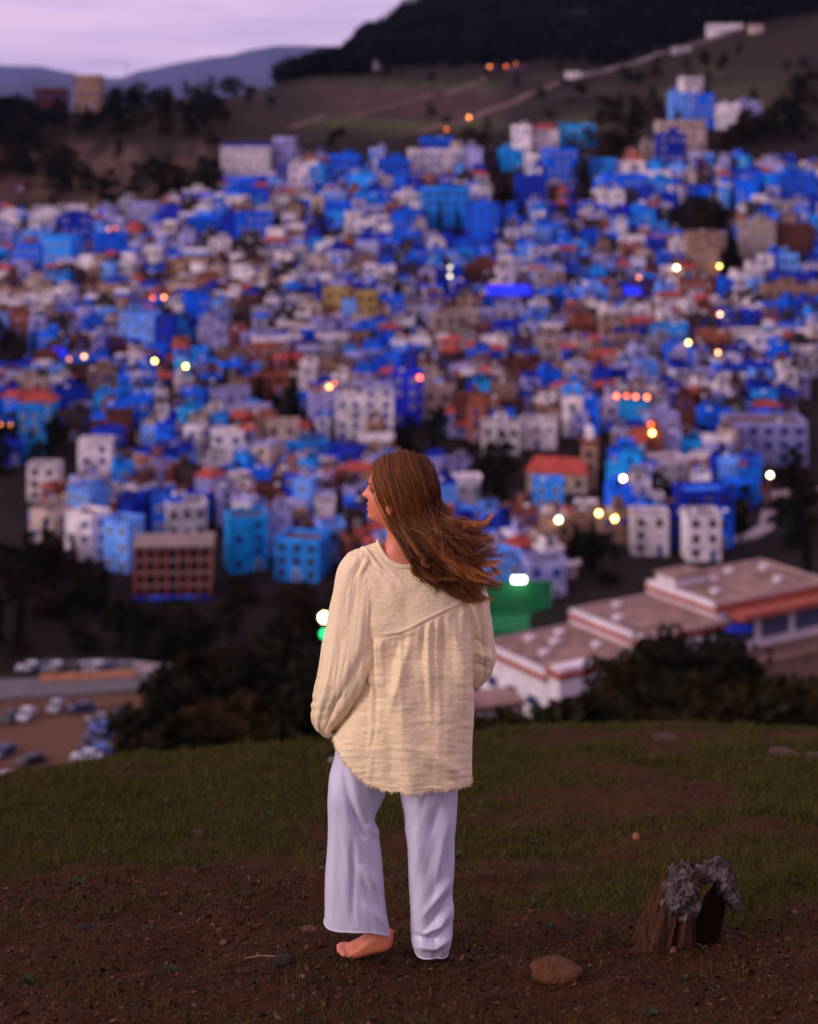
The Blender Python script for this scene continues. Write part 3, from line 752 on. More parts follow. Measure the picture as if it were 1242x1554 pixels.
# tree pockets inside the town
for ex, ey, rx, ry in TREES_SPOTS:
    for k in range(max(3, int(rx * ry / 190))):
        px = ex + rg.uniform(-.85, .85) * rx; py = ey + rg.uniform(-.5, 1.0) * ry
        p = at(px, py); kind = rg.choice(['broad', 'broad', 'pine', 'bush', 'cypress'])
        tree(kind, p.x, p.y, {'broad': rg.uniform(4.5, 7.5), 'bush': rg.uniform(2.5, 4), 'cypress': rg.uniform(7, 10), 'pine': rg.uniform(6, 9)}[kind], {'broad': 'dark broadleaf tree', 'bush': 'dark bush', 'cypress': 'slim dark cypress', 'pine': 'dark pine'}[kind] + ' in a pocket of green among the houses', 'trees among the houses')
for px, py, kind, h in [(448, 640, 'cypress', 12), (1225, 880, 'cypress', 9), (1108, 420, 'broad', 9), (1065, 345, 'broad', 8), (1030, 345, 'broad', 7), (1095, 345, 'pine', 8)]:
    p = at(px, py); tree(kind, p.x, p.y, h, {'broad': 'broad dark tree', 'cypress': 'tall dark cypress', 'pine': 'dark pine'}[kind] + ' rising above the roofs around it', 'tall trees above the roofs')
for k in range(75):
    px = rg.uniform(0, 1242); py = rg.uniform(290, 800)
    if py > np.interp(px, BOTU, BOTY) or py < np.interp(px, TOPU, TOPY): continue
    p = at(px, py); kind = rg.choice(['broad', 'bush', 'bush', 'pine', 'cypress'])
    tree(kind, p.x, p.y, {'broad': rg.uniform(4, 6), 'bush': rg.uniform(2.8, 4.2), 'cypress': rg.uniform(5, 7), 'pine': rg.uniform(5, 7)}[kind], {'broad': 'dark broadleaf tree', 'bush': 'dark bush', 'cypress': 'slim dark cypress', 'pine': 'dark pine'}[kind] + ' squeezed between two houses', 'single trees between the houses')
# wooded ridge beside the town
k = 0
while k < 270:
    px = rg.uniform(-60, 340); yy = rg.uniform(158, 335)
    if yy > 205 and rg.random() < .5: k += .3; continue
    bare = (110 < px < 330 and 212 < yy < 270) or (-60 < px < 70 and yy > 278) or (140 < px < 240 and 280 < yy < 300)
    if bare and rg.random() < .85: k += .2; continue
    if yy > np.interp(px, [-60, 330, 345], [330, 318, 240]): k += .2; continue
    if 45 < px < 168 and yy < 182: k += .2; continue
    p = at(px, yy, 500, 735); kind = rg.choice(['broad', 'pine', 'pine', 'broad', 'bush'])
    tree(kind, p.x, p.y, {'broad': rg.uniform(7, 10.5), 'bush': rg.uniform(3.5, 5), 'pine': rg.uniform(8, 12)}[kind], {'broad': 'dark broadleaf tree', 'bush': 'dark bush', 'pine': 'dark pine'}[kind] + ' in the wood on the ridge beside the town', 'trees on the wooded ridge'); k += 1
for px, kind, h in [(10, 'pine', 8), (45, 'pine', 8), (175, 'pine', 7), (200, 'pine', 9), (215, 'pine', 10), (235, 'broad', 8), (255, 'pine', 7), (283, 'pine', 8), (305, 'broad', 6), (322, 'pine', 8), (345, 'broad', 8), (360, 'broad', 9), (378, 'broad', 7)]:
    d_ = rg.uniform(715, 745); X = (px - CX) / F * d_; tree(kind, X, d_, h * rg.uniform(1.0, 1.5), {'broad': 'dark broadleaf tree', 'pine': 'dark pine'}[kind] + ' standing on the crest of the ridge against the sky', 'trees on the ridge crest')
# scattered trees on the open slope and under the road
for k in range(90):
    px = rg.uniform(330, 1260); yy = rg.uniform(105, 235)
    if 450 < px < 760 and 125 < yy < 205 and rg.random() < .85: continue
    if 760 < px < 900 and 185 < yy < 235: continue
    if yy > np.interp(px, TOPU, TOPY) - 12: continue
    p = at(px, yy, 560, 1100); kind = rg.choice(['broad', 'bush', 'bush', 'pine'])
    tree(kind, p.x, p.y, {'broad': rg.uniform(5, 8), 'bush': rg.uniform(2.5, 4.5), 'pine': rg.uniform(6, 9)}[kind], {'broad': 'dark broadleaf tree', 'bush': 'dark bush', 'pine': 'dark pine'}[kind] + ' scattered on the open slope above the town', 'trees on the slope above the town')
for ex, ey, n_ in [(1190, 190, 20), (1220, 140, 14), (960, 190, 14), (965, 130, 8), (1130, 215, 12), (930, 225, 10), (1080, 110, 10)]:
    for k in range(n_):
        p = at(ex + rg.gauss(0, 26), ey + rg.gauss(0, 16), 560, 1100)
        tree(rg.choice(['broad', 'pine']), p.x, p.y, rg.uniform(6, 9), 'dark tree in the thicket around the highest houses', 'thicket around the highest houses')
# forest on the mountain: one mass
def forest(name, n_, ulo, uhi, dlo, dhi, label):
    rs = np.random.RandomState(3); U = rs.uniform(ulo, uhi, n_ * 3); D = rs.uniform(dlo, dhi, n_ * 3)
    X = (U - CX) / F * D; Z = ground_z(X, D); Y = HY + F * (CAMZ - Z) / D
    ok = (Y > -160) & (Y < np.interp(U, [330, 420, 560, 640, 800, 930, 1000, 1130, 1242, 1500], [145, 128, 112, 102, 98, 100, 78, 40, 20, 0])) & (fbm(X / 60, D / 60, 3) > .34)
    X, D, Z = X[ok][:n_], D[ok][:n_], Z[ok][:n_]
    m = len(X); per = 26
    H = rs.uniform(7, 13, m); c = np.stack([X, D, Z + H * .5], 1)
    cc = np.repeat(c, per, 0); v = rs.normal(size=(m * per, 3)); v /= np.linalg.norm(v, axis=1)[:, None]
    p = cc + v * np.repeat(H, per)[:, None] * np.array([.36, .36, .52]) * rs.rand(m * per, 1) ** .3
    a = rs.normal(size=(m * per, 3)); a /= np.linalg.norm(a, axis=1)[:, None]; b = np.cross(a, rs.normal(size=(m * per, 3))); b /= np.linalg.norm(b, axis=1)[:, None]
    s = rs.uniform(.9, 1.7, (m * per, 1))
    V = np.stack([p - a * s, p + b * s * .7, p + a * s, p - b * s * .7], 1).reshape(-1, 3)
    tag(link(name, np_mesh(name, V, np.arange(len(V)).reshape(-1, 4), [mat('forest_leaf', (.007, .009, .010), .9, .5, .05, spec=.02)])), label, 'forest', kind='stuff')
forest('mountain_forest', 5200, 330, 1420, 880, 1540, 'dark forest covering the mountain above the fields')

# ================================================================ paths and roads on the slopes
M_PATH = mat('path_earth', (.14, .085, .06), .95, .3, .3); M_ROAD = mat('road_asphalt', (.13, .115, .12), .9, .3, .5); M_PAVE = mat('pavement_pale', (.34, .27, .27), .9, .25, .5)
def strip(name, pts, wd, m, lo, hi, lift=.25, sub=6):
    P3 = [at(px, py, lo, hi) for px, py in pts]; L = []
    for a, b in zip(P3[:-1], P3[1:]):
        for k in range(sub): L.append(a.lerp(b, k / sub))
    L.append(P3[-1]); b = MB(); prev = None
    for i, p in enumerate(L):
        t = L[min(i + 1, len(L) - 1)] - L[max(i - 1, 0)]; t.z = 0; t.normalize(); nn = Vector((-t.y, t.x, 0))
        l, r = p + nn * wd / 2, p - nn * wd / 2
        zz = max(gz(l.x, l.y), gz(r.x, r.y), gz(p.x, p.y)) + lift
        cur = (Vector((l.x, l.y, zz)), Vector((r.x, r.y, zz)), Vector((r.x, r.y, zz - 3)), Vector((l.x, l.y, zz - 3)))
        if prev:
            for q in range(4): b.face([prev[q], prev[(q + 1) % 4], cur[(q + 1) % 4], cur[q]])
        prev = cur
    return tag(b.build(name, m), kind='structure')
strip('path', [(560, 208), (640, 200), (720, 180), (790, 150), (860, 122)], 4.5, M_PATH, 560, 1100)
strip('path', [(870, 118), (930, 104), (1000, 82), (1060, 66), (1125, 46)], 5, mat('path_pale', (.26, .20, .20), .95, .3, .1), 600, 1300)
strip('path', [(440, 196), (540, 176), (640, 150), (740, 116)], 4, M_PATH, 560, 1100)
strip('road', [(-60, 1052), (40, 1046), (140, 1040), (220, 1034), (290, 1022)], 9, M_ROAD, 228, 330, .15)
strip('pavement', [(130, 1012), (200, 1014), (250, 1020)], 5, M_PAVE, 228, 330, .3)
strip('road', [(1290, 742), (1220, 748), (1150, 754), (1090, 760), (1040, 772)], 5, M_PAVE, 280, 420, .25)
strip('road', [(1168, 776), (1164, 800), (1140, 815), (1105, 822)], 3, M_PAVE, 280, 420, .25)

# ================================================================ the flat-roofed school below the knoll
M_SW = mat('school_white_wall', (.74, .66, .69), .85, .2, .4); M_SR = mat('school_roof_felt', (.27, .165, .125), .9, .45, .35, bump=.4, bscale=4); M_SB = mat('school_brick_band', (.34, .085, .05), .85, .3, .8)
M_SP = mat('school_coping', (.40, .27, .24), .9, .3, .5); M_ST = mat('school_tan_wall', (.24, .14, .10), .85, .25, .4); M_BLUEG = mat('school_blue_glass', (.015, .035, .13), .3, .3, .5, spec=.5)
A = P(830, 1022, 217.6); ang = R(32)
root = empty('school_building', (A.x, A.y, -76.0), ang)
tag(root, 'long stepped school with white walls, rose flat roofs and brick-red bands', 'building')
def wing(x0, x1, y0, y1, h, front=True, left=True, cop=.28):
    b = MB(); cx, cy = (x0 + x1) / 2, (y0 + y1) / 2
    b.box((cx, cy, -3), (x1 - x0, y1 - y0, h + 3), 0); b.build('wall', [M_SW], root)
    r = MB(); r.box((cx, cy, h - .05), (x1 - x0 - .8, y1 - y0 - .8, .14), 0); r.build('roof', [M_SR], root)
    for (ax, ay, lx, ly) in ((cx, y0 + .2, x1 - x0 + .3, .5), (cx, y1 - .2, x1 - x0 + .3, .5), (x0 + .2, cy, .5, y1 - y0 - .3), (x1 - .2, cy, .5, y1 - y0 - .3)):
        c = MB(); c.box((ax, ay, h + .003), (lx, ly, cop), 0); c.build('parapet', [M_SW if lx < 1 and ax < cx else M_SP], root)
    c = MB(); c.box((cx, y0 - .12, h - 1.0), (x1 - x0 + .3, .2, .95), 0); c.build('brick_band', [M_SB], root)
    c = MB(); c.box((x0 - .10, cy, h - 1.15), (.18, y1 - y0 + .2, .7), 0); c.build('brick_band', [M_SB], root)
def vent(x, y, h):
    b = MB(); b.box((x, y, h + .05), (1.0, .8, .5), 0); b.box((x, y, h + .55), (1.3, 1.1, .12), 0); b.build('roof_vent', [M_SW], root)
def swin(x, y, z, w_, h_, rz=0.0):
    o = empty('window', (x, y, z), rz, root); b = MB(); b.box((0, -.06, 0), (w_, .10, h_), 0); b.build('pane', [M_BLUEG], o)
    f = MB(); n_ = max(1, int(w_ / 1.3))
    for i in range(n_ + 1): f.box((-w_ / 2 + w_ * i / n_, -.09, 0), (.10, .16, h_), 0)
    f.box((0, -.09, h_), (w_ + .1, .16, .1), 0); f.box((0, -.10, -.1), (w_ + .2, .2, .1), 0); f.build('frame', [M_SW], o)
wing(0, 15.5, 0, 15.0, 8.0); wing(15.5, 30.0, -.5, 15.6, 9.9); wing(30.0, 52.4, 1.5, 16.2, 11.7)
b = MB(); b.box((3.4, -1.2, -3), (6.6, 2.6, 10.8), 0); b.build('porch', [M_SW], root)
b = MB(); b.box((3.4, -1.2, 7.81), (7.0, 3.0, .7), 0); b.build('brick_band', [M_SB], root)
b = MB(); b.box((3.4, -1.2, 8.52), (5.8, 2.0, .5), 0); b.build('roof', [M_SW], root)
for x, y in ((4, 6), (8, 9), (11, 12), (6, 12), (12, 5)): vent(x, y, 8.0)
for x, y in ((18, 8), (22, 13)): vent(x, y, 9.9)
for x, y in ((34, 6), (38, 11), (46, 6), (49, 12), (43, 13)): vent(x, y, 11.7)
swin(11.2, 0, 2.5, 6.4, 2.6); swin(11.2, 0, -.6, 6.4, 2.0)
swin(3.4, -2.5, 3.4, 1.2, 1.2)
for y in (3, 7.5, 12): swin(0, y, 3.0, 2.2, 1.4, -math.pi / 2)
swin(22.5, -.5, 5, 9.5, 2.4)
for x in (34.5, 41, 47.5): swin(x, 1.5, 6.0, 5.2, 3.0)
b = MB(); b.box((42, -1.3, 4.4), (24, 5.5, .35), 0); b.build('terrace', [M_ST], root)
b = MB(); b.box((42, -2.3, -3), (23.6, 3.0, 7.38), 0); b.build('terrace_wall', [M_ST], root)
b = MB(); b.box((42, -.2, 9.9), (20, 3.0, .8), 0); b.build('awning', [M_SB], root)
b = MB(); b.box((31.0, -1.0, 8.7), (5.0, 2.6, .5), 0); b.build('awning', [WALL['deepblue']], root)
b = MB(); b.box((34.0, 13.2, 11.75), (6, 4, 1.3), 0); b.box((34, 13.2, 13.05), (6.6, 4.6, .3), 1); b.build('rooftop_room', [M_SW, M_SR], root)
# low annex beside it
an = at(752, 1074, 180, 240); an = P(752, 1078, 205)
root2 = empty('annex_building', (an.x, an.y, gz(an.x, an.y)), R(20)); tag(root2, 'low beige annex with dark windows at the foot of the school', 'building')
b = MB(); b.box((0, 2.5, -2), (7.5, 5, 5.2), 0); b.build('wall', [M_ST], root2); b = MB(); b.box((0, 2.5, 3.2), (8.1, 5.6, .35), 0); b.build('roof', [M_SR], root2)
for x in (-2.4, 0, 2.4): link('window', WINS[('white', 1)], root2, (x, 0, 1.2))

# ================================================================ red-roofed hall and minaret
p = at(845, 748); root = empty('prayer_hall', p, R(-14)); tag(root, 'cream hall under a long red tiled roof beside the minaret', 'building')
wpx = 92 / F * p.y
b = MB(); b.box((0, 4, -3), (wpx, 8, 7.2), 0); b.build('wall', [WALL['cream']], root)
r = MB(); h = 4.2; a0, a1 = -wpx / 2 - .4, wpx / 2 + .4
r.face([(a0, -.4, h), (a1, -.4, h), (a1 - 1.5, 4, h + 2.6), (a0 + 1.5, 4, h + 2.6)]); r.face([(a1, 8.4, h), (a0, 8.4, h), (a0 + 1.5, 4, h + 2.6), (a1 - 1.5, 4, h + 2.6)])
r.face([(a1, -.4, h), (a1, 8.4, h), (a1 - 1.5, 4, h + 2.6)]); r.face([(a0, 8.4, h), (a0, -.4, h), (a0 + 1.5, 4, h + 2.6)]); r.box((0, 4, h - .15), (a1 - a0, 8.8, .14)); r.build('roof', [M_TILE], root)
for x in (-4.5, -1.5, 1.5, 4.5): link('window', WINS[('brown', 0)], root, (x, 0, 1.5))
link('door', DOOR, root, (0, 0, 0))
p = at(895, 742); root = empty('minaret', p, R(-10)); tag(root, 'square tan minaret with a small turret on top rising beside the red roof', 'tower')
wt = 24 / F * p.y; ht = (742 - 672) / F * p.y
b = MB(); b.box((0, 0, -2), (wt, wt, ht + 2), 0); b.build('shaft', [WALL['tan']], root)
b = MB(); b.box((0, 0, ht), (wt + .5, wt + .5, .5), 0)
for i in range(4):
    for sx, sy in ((-1, 0), (1, 0), (0, -1), (0, 1)):
        q = -wt / 2 + wt * (i + .5) / 4; b.box((sx * (wt / 2 + .05) + (q if sx == 0 else 0), sy * (wt / 2 + .05) + (q if sy == 0 else 0), ht + .5), (.5, .5, .6), 0)
b.build('battlement', [WALL['terracotta']], root)
b = MB(); b.box((0, 0, ht + .5), (wt * .5, wt * .5, 2.2), 0); b.loft([[(math.cos(k * .785) * r_, math.sin(k * .785) * r_, ht + 2.7 + z_) for k in range(8)] for r_, z_ in ((wt * .27, 0), (wt * .22, .5), (wt * .1, .9), (.02, 1.3))]); b.build('turret', [WALL['white']], root)
for z_ in (ht * .45, ht * .72): link('window', WINS[('brown', 0)], root, (0, -wt / 2, z_))

# ================================================================ unfinished building: concrete frame, brick infill
p = at(262, 908); d_ = p.y; wv = 118 / F * d_; hv = (908 - 832) / F * d_; dv_ = 9.5
root = empty('unfinished_building', p, R(4)); tag(root, 'unfinished concrete frame building with red brick bays and flat slab roof', 'building')
b = MB(); b.box((0, dv_ / 2 + .2, -1.5), (wv - .8, dv_ - .5, hv + 1.4), 0); b.build('brick_infill', [mat('raw_red_brick', (.24, .06, .035), .9, .35, 1.2)], root)
nb, nf = 7, 4
for f in range(nf + 1):
    b = MB(); b.box((0, dv_ / 2, f * hv / nf - .15), (wv, dv_, .34), 0); b.build('floor_slab' if f < nf else 'roof', [M_CONC], root)
for i in range(nb + 1):
    b = MB(); b.box((-wv / 2 + .2 + (wv - .4) * i / nb, .15, -1.5), (.36, .36, hv + 1.3), 0); b.build('column', [M_SB], root)
for f in range(nf):
    for i in range(nb):
        dark = (i == 3) or rg.random() < .18
        b = MB(); ww_ = (wv - .4) / nb * (.88 if dark else .5); hh_ = hv / nf * (.76 if dark else .5)
        b.box((-wv / 2 + .2 + (wv - .4) * (i + .5) / nb, .36, f * hv / nf + hv / nf * (.16 if dark else .3)), (ww_, .16, hh_), 0); b.build('opening', [M_GLASS], root)
b = MB(); b.box((0, dv_ / 2, hv + .2), (wv + .6, dv_ + .6, .25), 0); b.build('roof_slab', [M_CONC], root)
for i in range(5):
    b = MB(); b.box((-wv / 2 + wv * (i + .5) / 5, -.6, -1.2), (wv / 5 - .4, .15, 1.9), 0); b.build('tarpaulin', [WALL['brightblue' if i % 2 else 'deepblue']], root)

# ================================================================ houses on the ridge and on the far slope
def hut(px, py, wpx, hpx, col, label, roof='flat', lo=560, hi=1300, n=1, c2=None):
    p = at(px, py, lo, hi); s = house_spec(rg, p.x, p.y, wpx / F * p.y, 6, n, col, rg.uniform(-.2, .2), roof=roof, h=hpx / F * p.y, colr2=c2); finish(s, rg)
    r = build_house(s); r['label'] = label; r['group'] = 'houses away from the town'
hut(78, 162, 52, 38, 'brick', 'brick red house on the wooded ridge beside a taller tan one', n=2, hi=735)
hut(132, 162, 40, 50, 'tan', 'tan tall house on the wooded ridge with scaffold pole beside it', n=3, hi=735)
hut(575, 105, 22, 11, 'white', 'small white house alone at the forest edge above the fields')
hut(922, 84, 14, 10, 'white', 'tiny white hut in the dark forest on the mountain')
hut(870, 119, 22, 8, 'white', 'low white house beside the pale track up the mountain')
hut(775, 108, 56, 10, 'brick', 'low brick house with lit lamps beside the green fields')
hut(1100, 50, 54, 12, 'white', 'long pale house at the top of the track up the mountain')
hut(1150, 50, 18, 10, 'cream', 'small cream house next to the long pale house on the mountain')
hut(25, 292, 26, 12, 'brick', 'low brick shed at the bare foot of the wooded ridge', hi=735)
hut(1035, 80, 30, 7, 'palegrey', 'low grey house on the pale mountain track')
p = at(192, 152, 560, 735); root = empty('scaffold_crane', p); tag(root, 'thin crane mast with a long level jib on the ridge crest', 'crane')
hm_ = (152 - 86) / F * p.y; b = MB(); b.tube([(0, 0, -1), (0, 0, hm_)], .14, 6); b.build('mast', [M_METAL], root)
jl = 60 / F * p.y; b = MB(); b.tube([(1.5, 0, hm_), (-jl, 0, hm_ + .1)], .12, 6); b.build('jib', [M_METAL], root)

# ================================================================ sports court with floodlight
M_GREEN = mat('court_green', (.012, .16, .055), .85, .25, .5); M_NET = mat('court_net', (.015, .16, .06), .9, .25, .5)
p = P(800, 928, 262); p.z = gz(p.x, p.y); root = empty('sports_court', p, R(6)); tag(root, 'green walled sports court glowing under the floodlight', 'court')
b = MB(); b.box((0, 5, -1), (11.5, 9, 1.15), 0); b.build('floor', [M_GREEN], root)
zc_ = CAMZ + (HY - 898) / F * 266 - p.z
for i in range(6):
    b = MB(); b.box((-4.8 + i * 1.92, 9.6, .1), (1.88, .12, zc_), 0); b.build('fence_panel', [M_GREEN], root)
for i in range(7):
    b = MB(); b.tube([(-5.76 + i * 1.92, 9.7, -1), (-5.76 + i * 1.92, 9.7, zc_ + .3)], .07, 6); b.build('post', [M_METAL], root)
LMAT = {}
def lamp_mat(col, s):
    k = (col, s)
    if k not in LMAT:
        m = mat('lit_lamp_%d' % len(LMAT), (.02, .02, .02), .5, 0, 1, emit=col, estr=s); LMAT[k] = m; m.cycles.emission_sampling = 'NONE'
    return LMAT[k]
fl = empty('floodlight', p + Vector((-.7, 8.2, 0))); tag(fl, 'bright white floodlight on a pole over the green court', 'lamp')
zl = CAMZ + (HY - 880) / F * (p.y + 8.2) - p.z
b = MB(); b.tube([(0, 0, -1), (0, .15, zl)], [.12, .08], 8); b.build('pole', [M_METAL], fl)
b = MB(); b.box((0, 0, zl - .35), (2.0, .4, .75), 0); b.build('lamp_head', [lamp_mat((.85, 1.0, .88), 13)], fl)
ld = bpy.data.lights.new('floodlight_lamp', 'SPOT'); ld.energy = 170; ld.color = (.45, 1.0, .6); ld.spot_size = R(120); ld.shadow_soft_size = .5
lo = bpy.data.objects.new('light', ld); sc.collection.objects.link(lo); lo.parent = fl; lo.location = (0, -.5, zl - .5); lo.rotation_euler = (R(25), 0, 0)

# ================================================================ street lamps
GN = (.02, 1.0, .25)
OR, DO, YE, WH, CR, RD, BL = (1.0, .30, .06), (1.0, .16, .03), (1.0, .66, .17), (1.0, .85, .50), (1.0, .50, .26), (1.0, .09, .02), (.004, .02, 1.0)
CN = {OR: 'orange', DO: 'deep orange', YE: 'yellow', WH: 'white', CR: 'peach', RD: 'red', GN: 'green'}
LP = [(743, 101, OR, 9, 'beside the green fields'), (768, 101, DO, 8, 'on the low brick house by the green fields'), (784, 97, OR, 9, 'beside the low brick house on the slope'), (712, 178, OR, 13, 'on the path above the top houses'), (678, 196, DO, 4, 'behind the bright blue top house'),
      (1027, 406, WH, 16, 'between the upper houses'), (1092, 404, YE, 13, 'in front of the dark tree'), (970, 421, OR, 5, 'between the upper houses'), (1093, 477, CR, 10, 'between the upper houses'), (1045, 520, YE, 13, 'among the middle houses'), (1090, 535, CR, 8, 'by the terracotta house'),
      (232, 452, DO, 5, 'near the bright blue house'), (249, 451, OR, 9, 'near the bright blue house'), (235, 548, YE, 15, 'below the deep blue house'), (282, 556, YE, 15, 'below the deep blue house'), (128, 541, CR, 7, 'by the dark trees'), (105, 545, OR, 3, 'by the dark trees'), (500, 587, OR, 15, 'over the white apartment blocks'),
      (508, 583, DO, 13, 'over the white apartment blocks'), (637, 573, RD, 15, 'on the indigo block'), (936, 601, DO, 9, 'on the roof of the pale turquoise house'), (951, 601, DO, 6, 'on the roof of the pale turquoise house'), (965, 602, DO, 9, 'on the roof of the pale turquoise house'), (982, 603, DO, 13, 'on the roof of the pale turquoise house'),
      (988, 645, RD, 9, 'below the turquoise house'), (990, 657, YE, 16, 'below the turquoise house'), (946, 726, WH, 16, 'beside the red-roofed hall'), (1169, 721, WH, 16, 'under the large lilac block'), (848, 789, WH, 15, 'below the sky blue house'), (909, 779, YE, 15, 'in the tan lane below the hall'), (933, 787, YE, 15, 'in the tan lane below the hall'),
      (492, 937, WH, 12, 'at the edge of the trees below the town'), (493, 962, GN, 2.2, 'under the white one at the edge of the trees'), (3, 645, OR, 9, 'on the sky blue red-roofed house'), (17, 645, OR, 9, 'on the sky blue red-roofed house'), (683, 406, WH, 4, 'on the deep blue house'), (683, 419, WH, 5, 'on the deep blue house'), (165, 348, OR, 3, 'on the bright blue terrace'), (176, 346, DO, 3, 'on the bright blue terrace')]
GL = MB(); GL.loft([[(math.cos(k * math.pi / 5) * .42 * math.sin(t), math.sin(k * math.pi / 5) * .42 * math.sin(t), -.42 * math.cos(t)) for k in range(10)] for t in (.15, .6, 1.1, 1.57, 2.05, 2.55, 3.0)])
for px, py, c, s_, where in LP:
    base = py + (22 if py > 250 else 8)
    dl = min((h_['d'] for h_ in specs if h_['rect'][0] - 4 < px < h_['rect'][1] + 4 and h_['rect'][2] - 3 < py + 4 < h_['rect'][3] + 26), default=None)
    d0 = d_at(px, base, 228, 1300)
    if dl: d0 = min(d0, dl)
    d0 -= 1.2
    if (px, py) in ((492, 937), (493, 962)): d0 = 150.0
    X = (px - CX) / F * d0; z0 = gz(X, d0); zh = CAMZ + (HY - py) / F * d0 - z0
    root = empty('street_lamp', (X, d0, z0)); tag(root, 'lit street lamp with %s glow %s' % (CN[c], where), 'lamp', 'lit street lamps')
    b = MB(); b.tube([(0, 0, -1), (0, 0, max(.3, zh - .35))], [.09, .06], 6); b.build('pole', [M_METAL], root)
    link('lamp_head', GL.mesh('lamp_head', [lamp_mat(c, s_ * 1.1)], True), root, (0, 0, zh))
# lit blue awnings
for x0, x1, y0, y1, where in ((738, 805, 432, 447, 'wide, over the roofs of the middle town'), (947, 972, 435, 447, 'small, beside the brown upper houses'), (80, 102, 527, 540, 'small, by the dark trees at the town edge')):
    d0 = d_at((x0 + x1) / 2, y1 + 14) - 4; p = P((x0 + x1) / 2, y1, d0); root = empty('lit_awning', (p.x, p.y, gz(p.x, p.y))); tag(root, 'glowing blue awning, ' + where, 'awning', 'glowing blue awnings')
    wv = (x1 - x0) / F * d0; hv = (y1 - y0) / F * d0; zz = p.z - root.location.z
    b = MB(); b.face([(-wv / 2, -1.2, zz), (wv / 2, -1.2, zz), (wv / 2, 0, zz + hv), (-wv / 2, 0, zz + hv)]); b.face([(wv / 2, -1.15, zz - .05), (-wv / 2, -1.15, zz - .05), (-wv / 2, .05, zz + hv - .05), (wv / 2, .05, zz + hv - .05)]); b.build('canopy', [lamp_mat(BL, 1.2)], root)
    for sx in (-1, 1): 
        b = MB(); b.tube([(sx * wv * .48, -1.1, -1), (sx * wv * .48, -1.1, zz + .05)], .06, 6); b.build('post', [M_METAL], root)

# ================================================================ road wall with rail, and the cars
b = MB(); pts = [P(x, 1036, 268) for x in ()]
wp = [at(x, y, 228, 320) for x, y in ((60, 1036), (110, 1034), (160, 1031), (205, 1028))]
root = empty('roadside_wall', wp[0]); tag(root, 'low roadside wall with orange light in its colour and a dark rail above the car park', 'wall')
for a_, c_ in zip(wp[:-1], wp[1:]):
    v = c_ - a_; b = MB(); b.box((v.length / 2, 0, -1), (v.length, .35, 2.3), 0); o = b.build('wall_section', [mat('orange_lit_render', (.62, .27, .13), .85, .25, .5)], root, loc=a_ - wp[0], rz=math.atan2(v.y, v.x))  # orange glow on the wall is put into its base colour
    for k in range(5):
        b = MB(); b.tube([(v.length * (k + .5) / 5, 0, 1.25), (v.length * (k + .5) / 5, 0, 2.2)], .05, 5); b.build('post', [M_METAL], root, loc=a_ - wp[0], rz=math.atan2(v.y, v.x))
    b = MB(); b.tube([(0, 0, 2.2), (v.length, 0, 2.2)], .06, 5); b.build('rail', [M_METAL], root, loc=a_ - wp[0], rz=math.atan2(v.y, v.x))
M_TYRE = mat('tyre_rubber', (.02, .02, .02), .9, .2, 4); M_RIM = mat('wheel_rim', (.4, .4, .42), .4, .1, 4, metal=.8); M_CG = mat('car_glass', (.02, .025, .035), .1, .1, 2, spec=.6)
CARC = {'white': (.50, .49, .53), 'silver': (.30, .30, .34), 'dark blue': (.02, .03, .10), 'black': (.015, .015, .018), 'blue': (.05, .12, .42), 'grey': (.16, .16, .18), 'red': (.30, .03, .03)}
M_CAR = {k: mat('car_paint_' + k.replace(' ', '_'), c, .3, .05, 1, spec=.6) for k, c in CARC.items()}
M_LIGHT = mat('car_headlight_glass', (.6, .6, .6), .2, .1, 2, spec=.6); M_TAIL = mat('car_taillight', (.25, .02, .02), .3, .1, 2)
def smooth_poly_extrude(poly, y0, y1, inset):
    b = MB(); n_ = len(poly)
    rings = [[(x * 1.0, y, z) for x, z in pl] for y, pl in ((y0, [(x * .97, z * .98 + .01) for x, z in poly]), (y0 + inset, poly), (y1 - inset, poly), (y1, [(x * .97, z * .98 + .01) for x, z in poly]))]
    b.loft(rings); return b
BODYP = [(-2.1, .28), (-2.15, .55), (-2.05, .82), (-1.2, .92), (1.75, .95), (2.1, .85), (2.15, .5), (2.08, .26)]
CABP = [(-1.25, .90), (-.55, 1.40), (.95, 1.44), (1.75, .93)]
CAB_G = [(-1.0, .98), (-.48, 1.33), (.88, 1.36), (1.42, .99)]
CM = {'body': smooth_poly_extrude(BODYP, -.86, .86, .10).mesh('body', [M_CAR['white']]), 'cab': smooth_poly_extrude(CABP, -.74, .74, .12).mesh('cabin', [M_CAR['white']])}
_b = MB()
for sy in (-1, 1): _b.face([(x, sy * .752, z) for x, z in (CAB_G if sy > 0 else CAB_G[::-1])])
CM['side'] = _b.mesh('side_window', [M_CG])
_b = MB(); _b.face([(-1.2, -.62, .955), (-1.2, .62, .955), (-.61, .58, 1.37), (-.61, -.58, 1.37)][::-1]); CM['screen'] = _b.mesh('windscreen', [M_CG])
_b = MB(); _b.face([(1.72, -.62, .98), (1.72, .62, .98), (1.03, .58, 1.41), (1.03, -.58, 1.41)]); CM['rear'] = _b.mesh('rear_window', [M_CG])
def cyl(r, w_, name, m):
    b = MB(); b.loft([[(math.cos(k * math.pi / 8) * r * q, y, math.sin(k * math.pi / 8) * r * q) for k in range(16)] for q, y in ((.9, -w_ / 2), (1, -w_ / 2 + .03), (1, w_ / 2 - .03), (.9, w_ / 2))]); return b.mesh(name, [m], False)
CM['tyre'] = cyl(.32, .2, 'tyre', M_TYRE); CM['rim'] = cyl(.2, .22, 'rim', M_RIM)
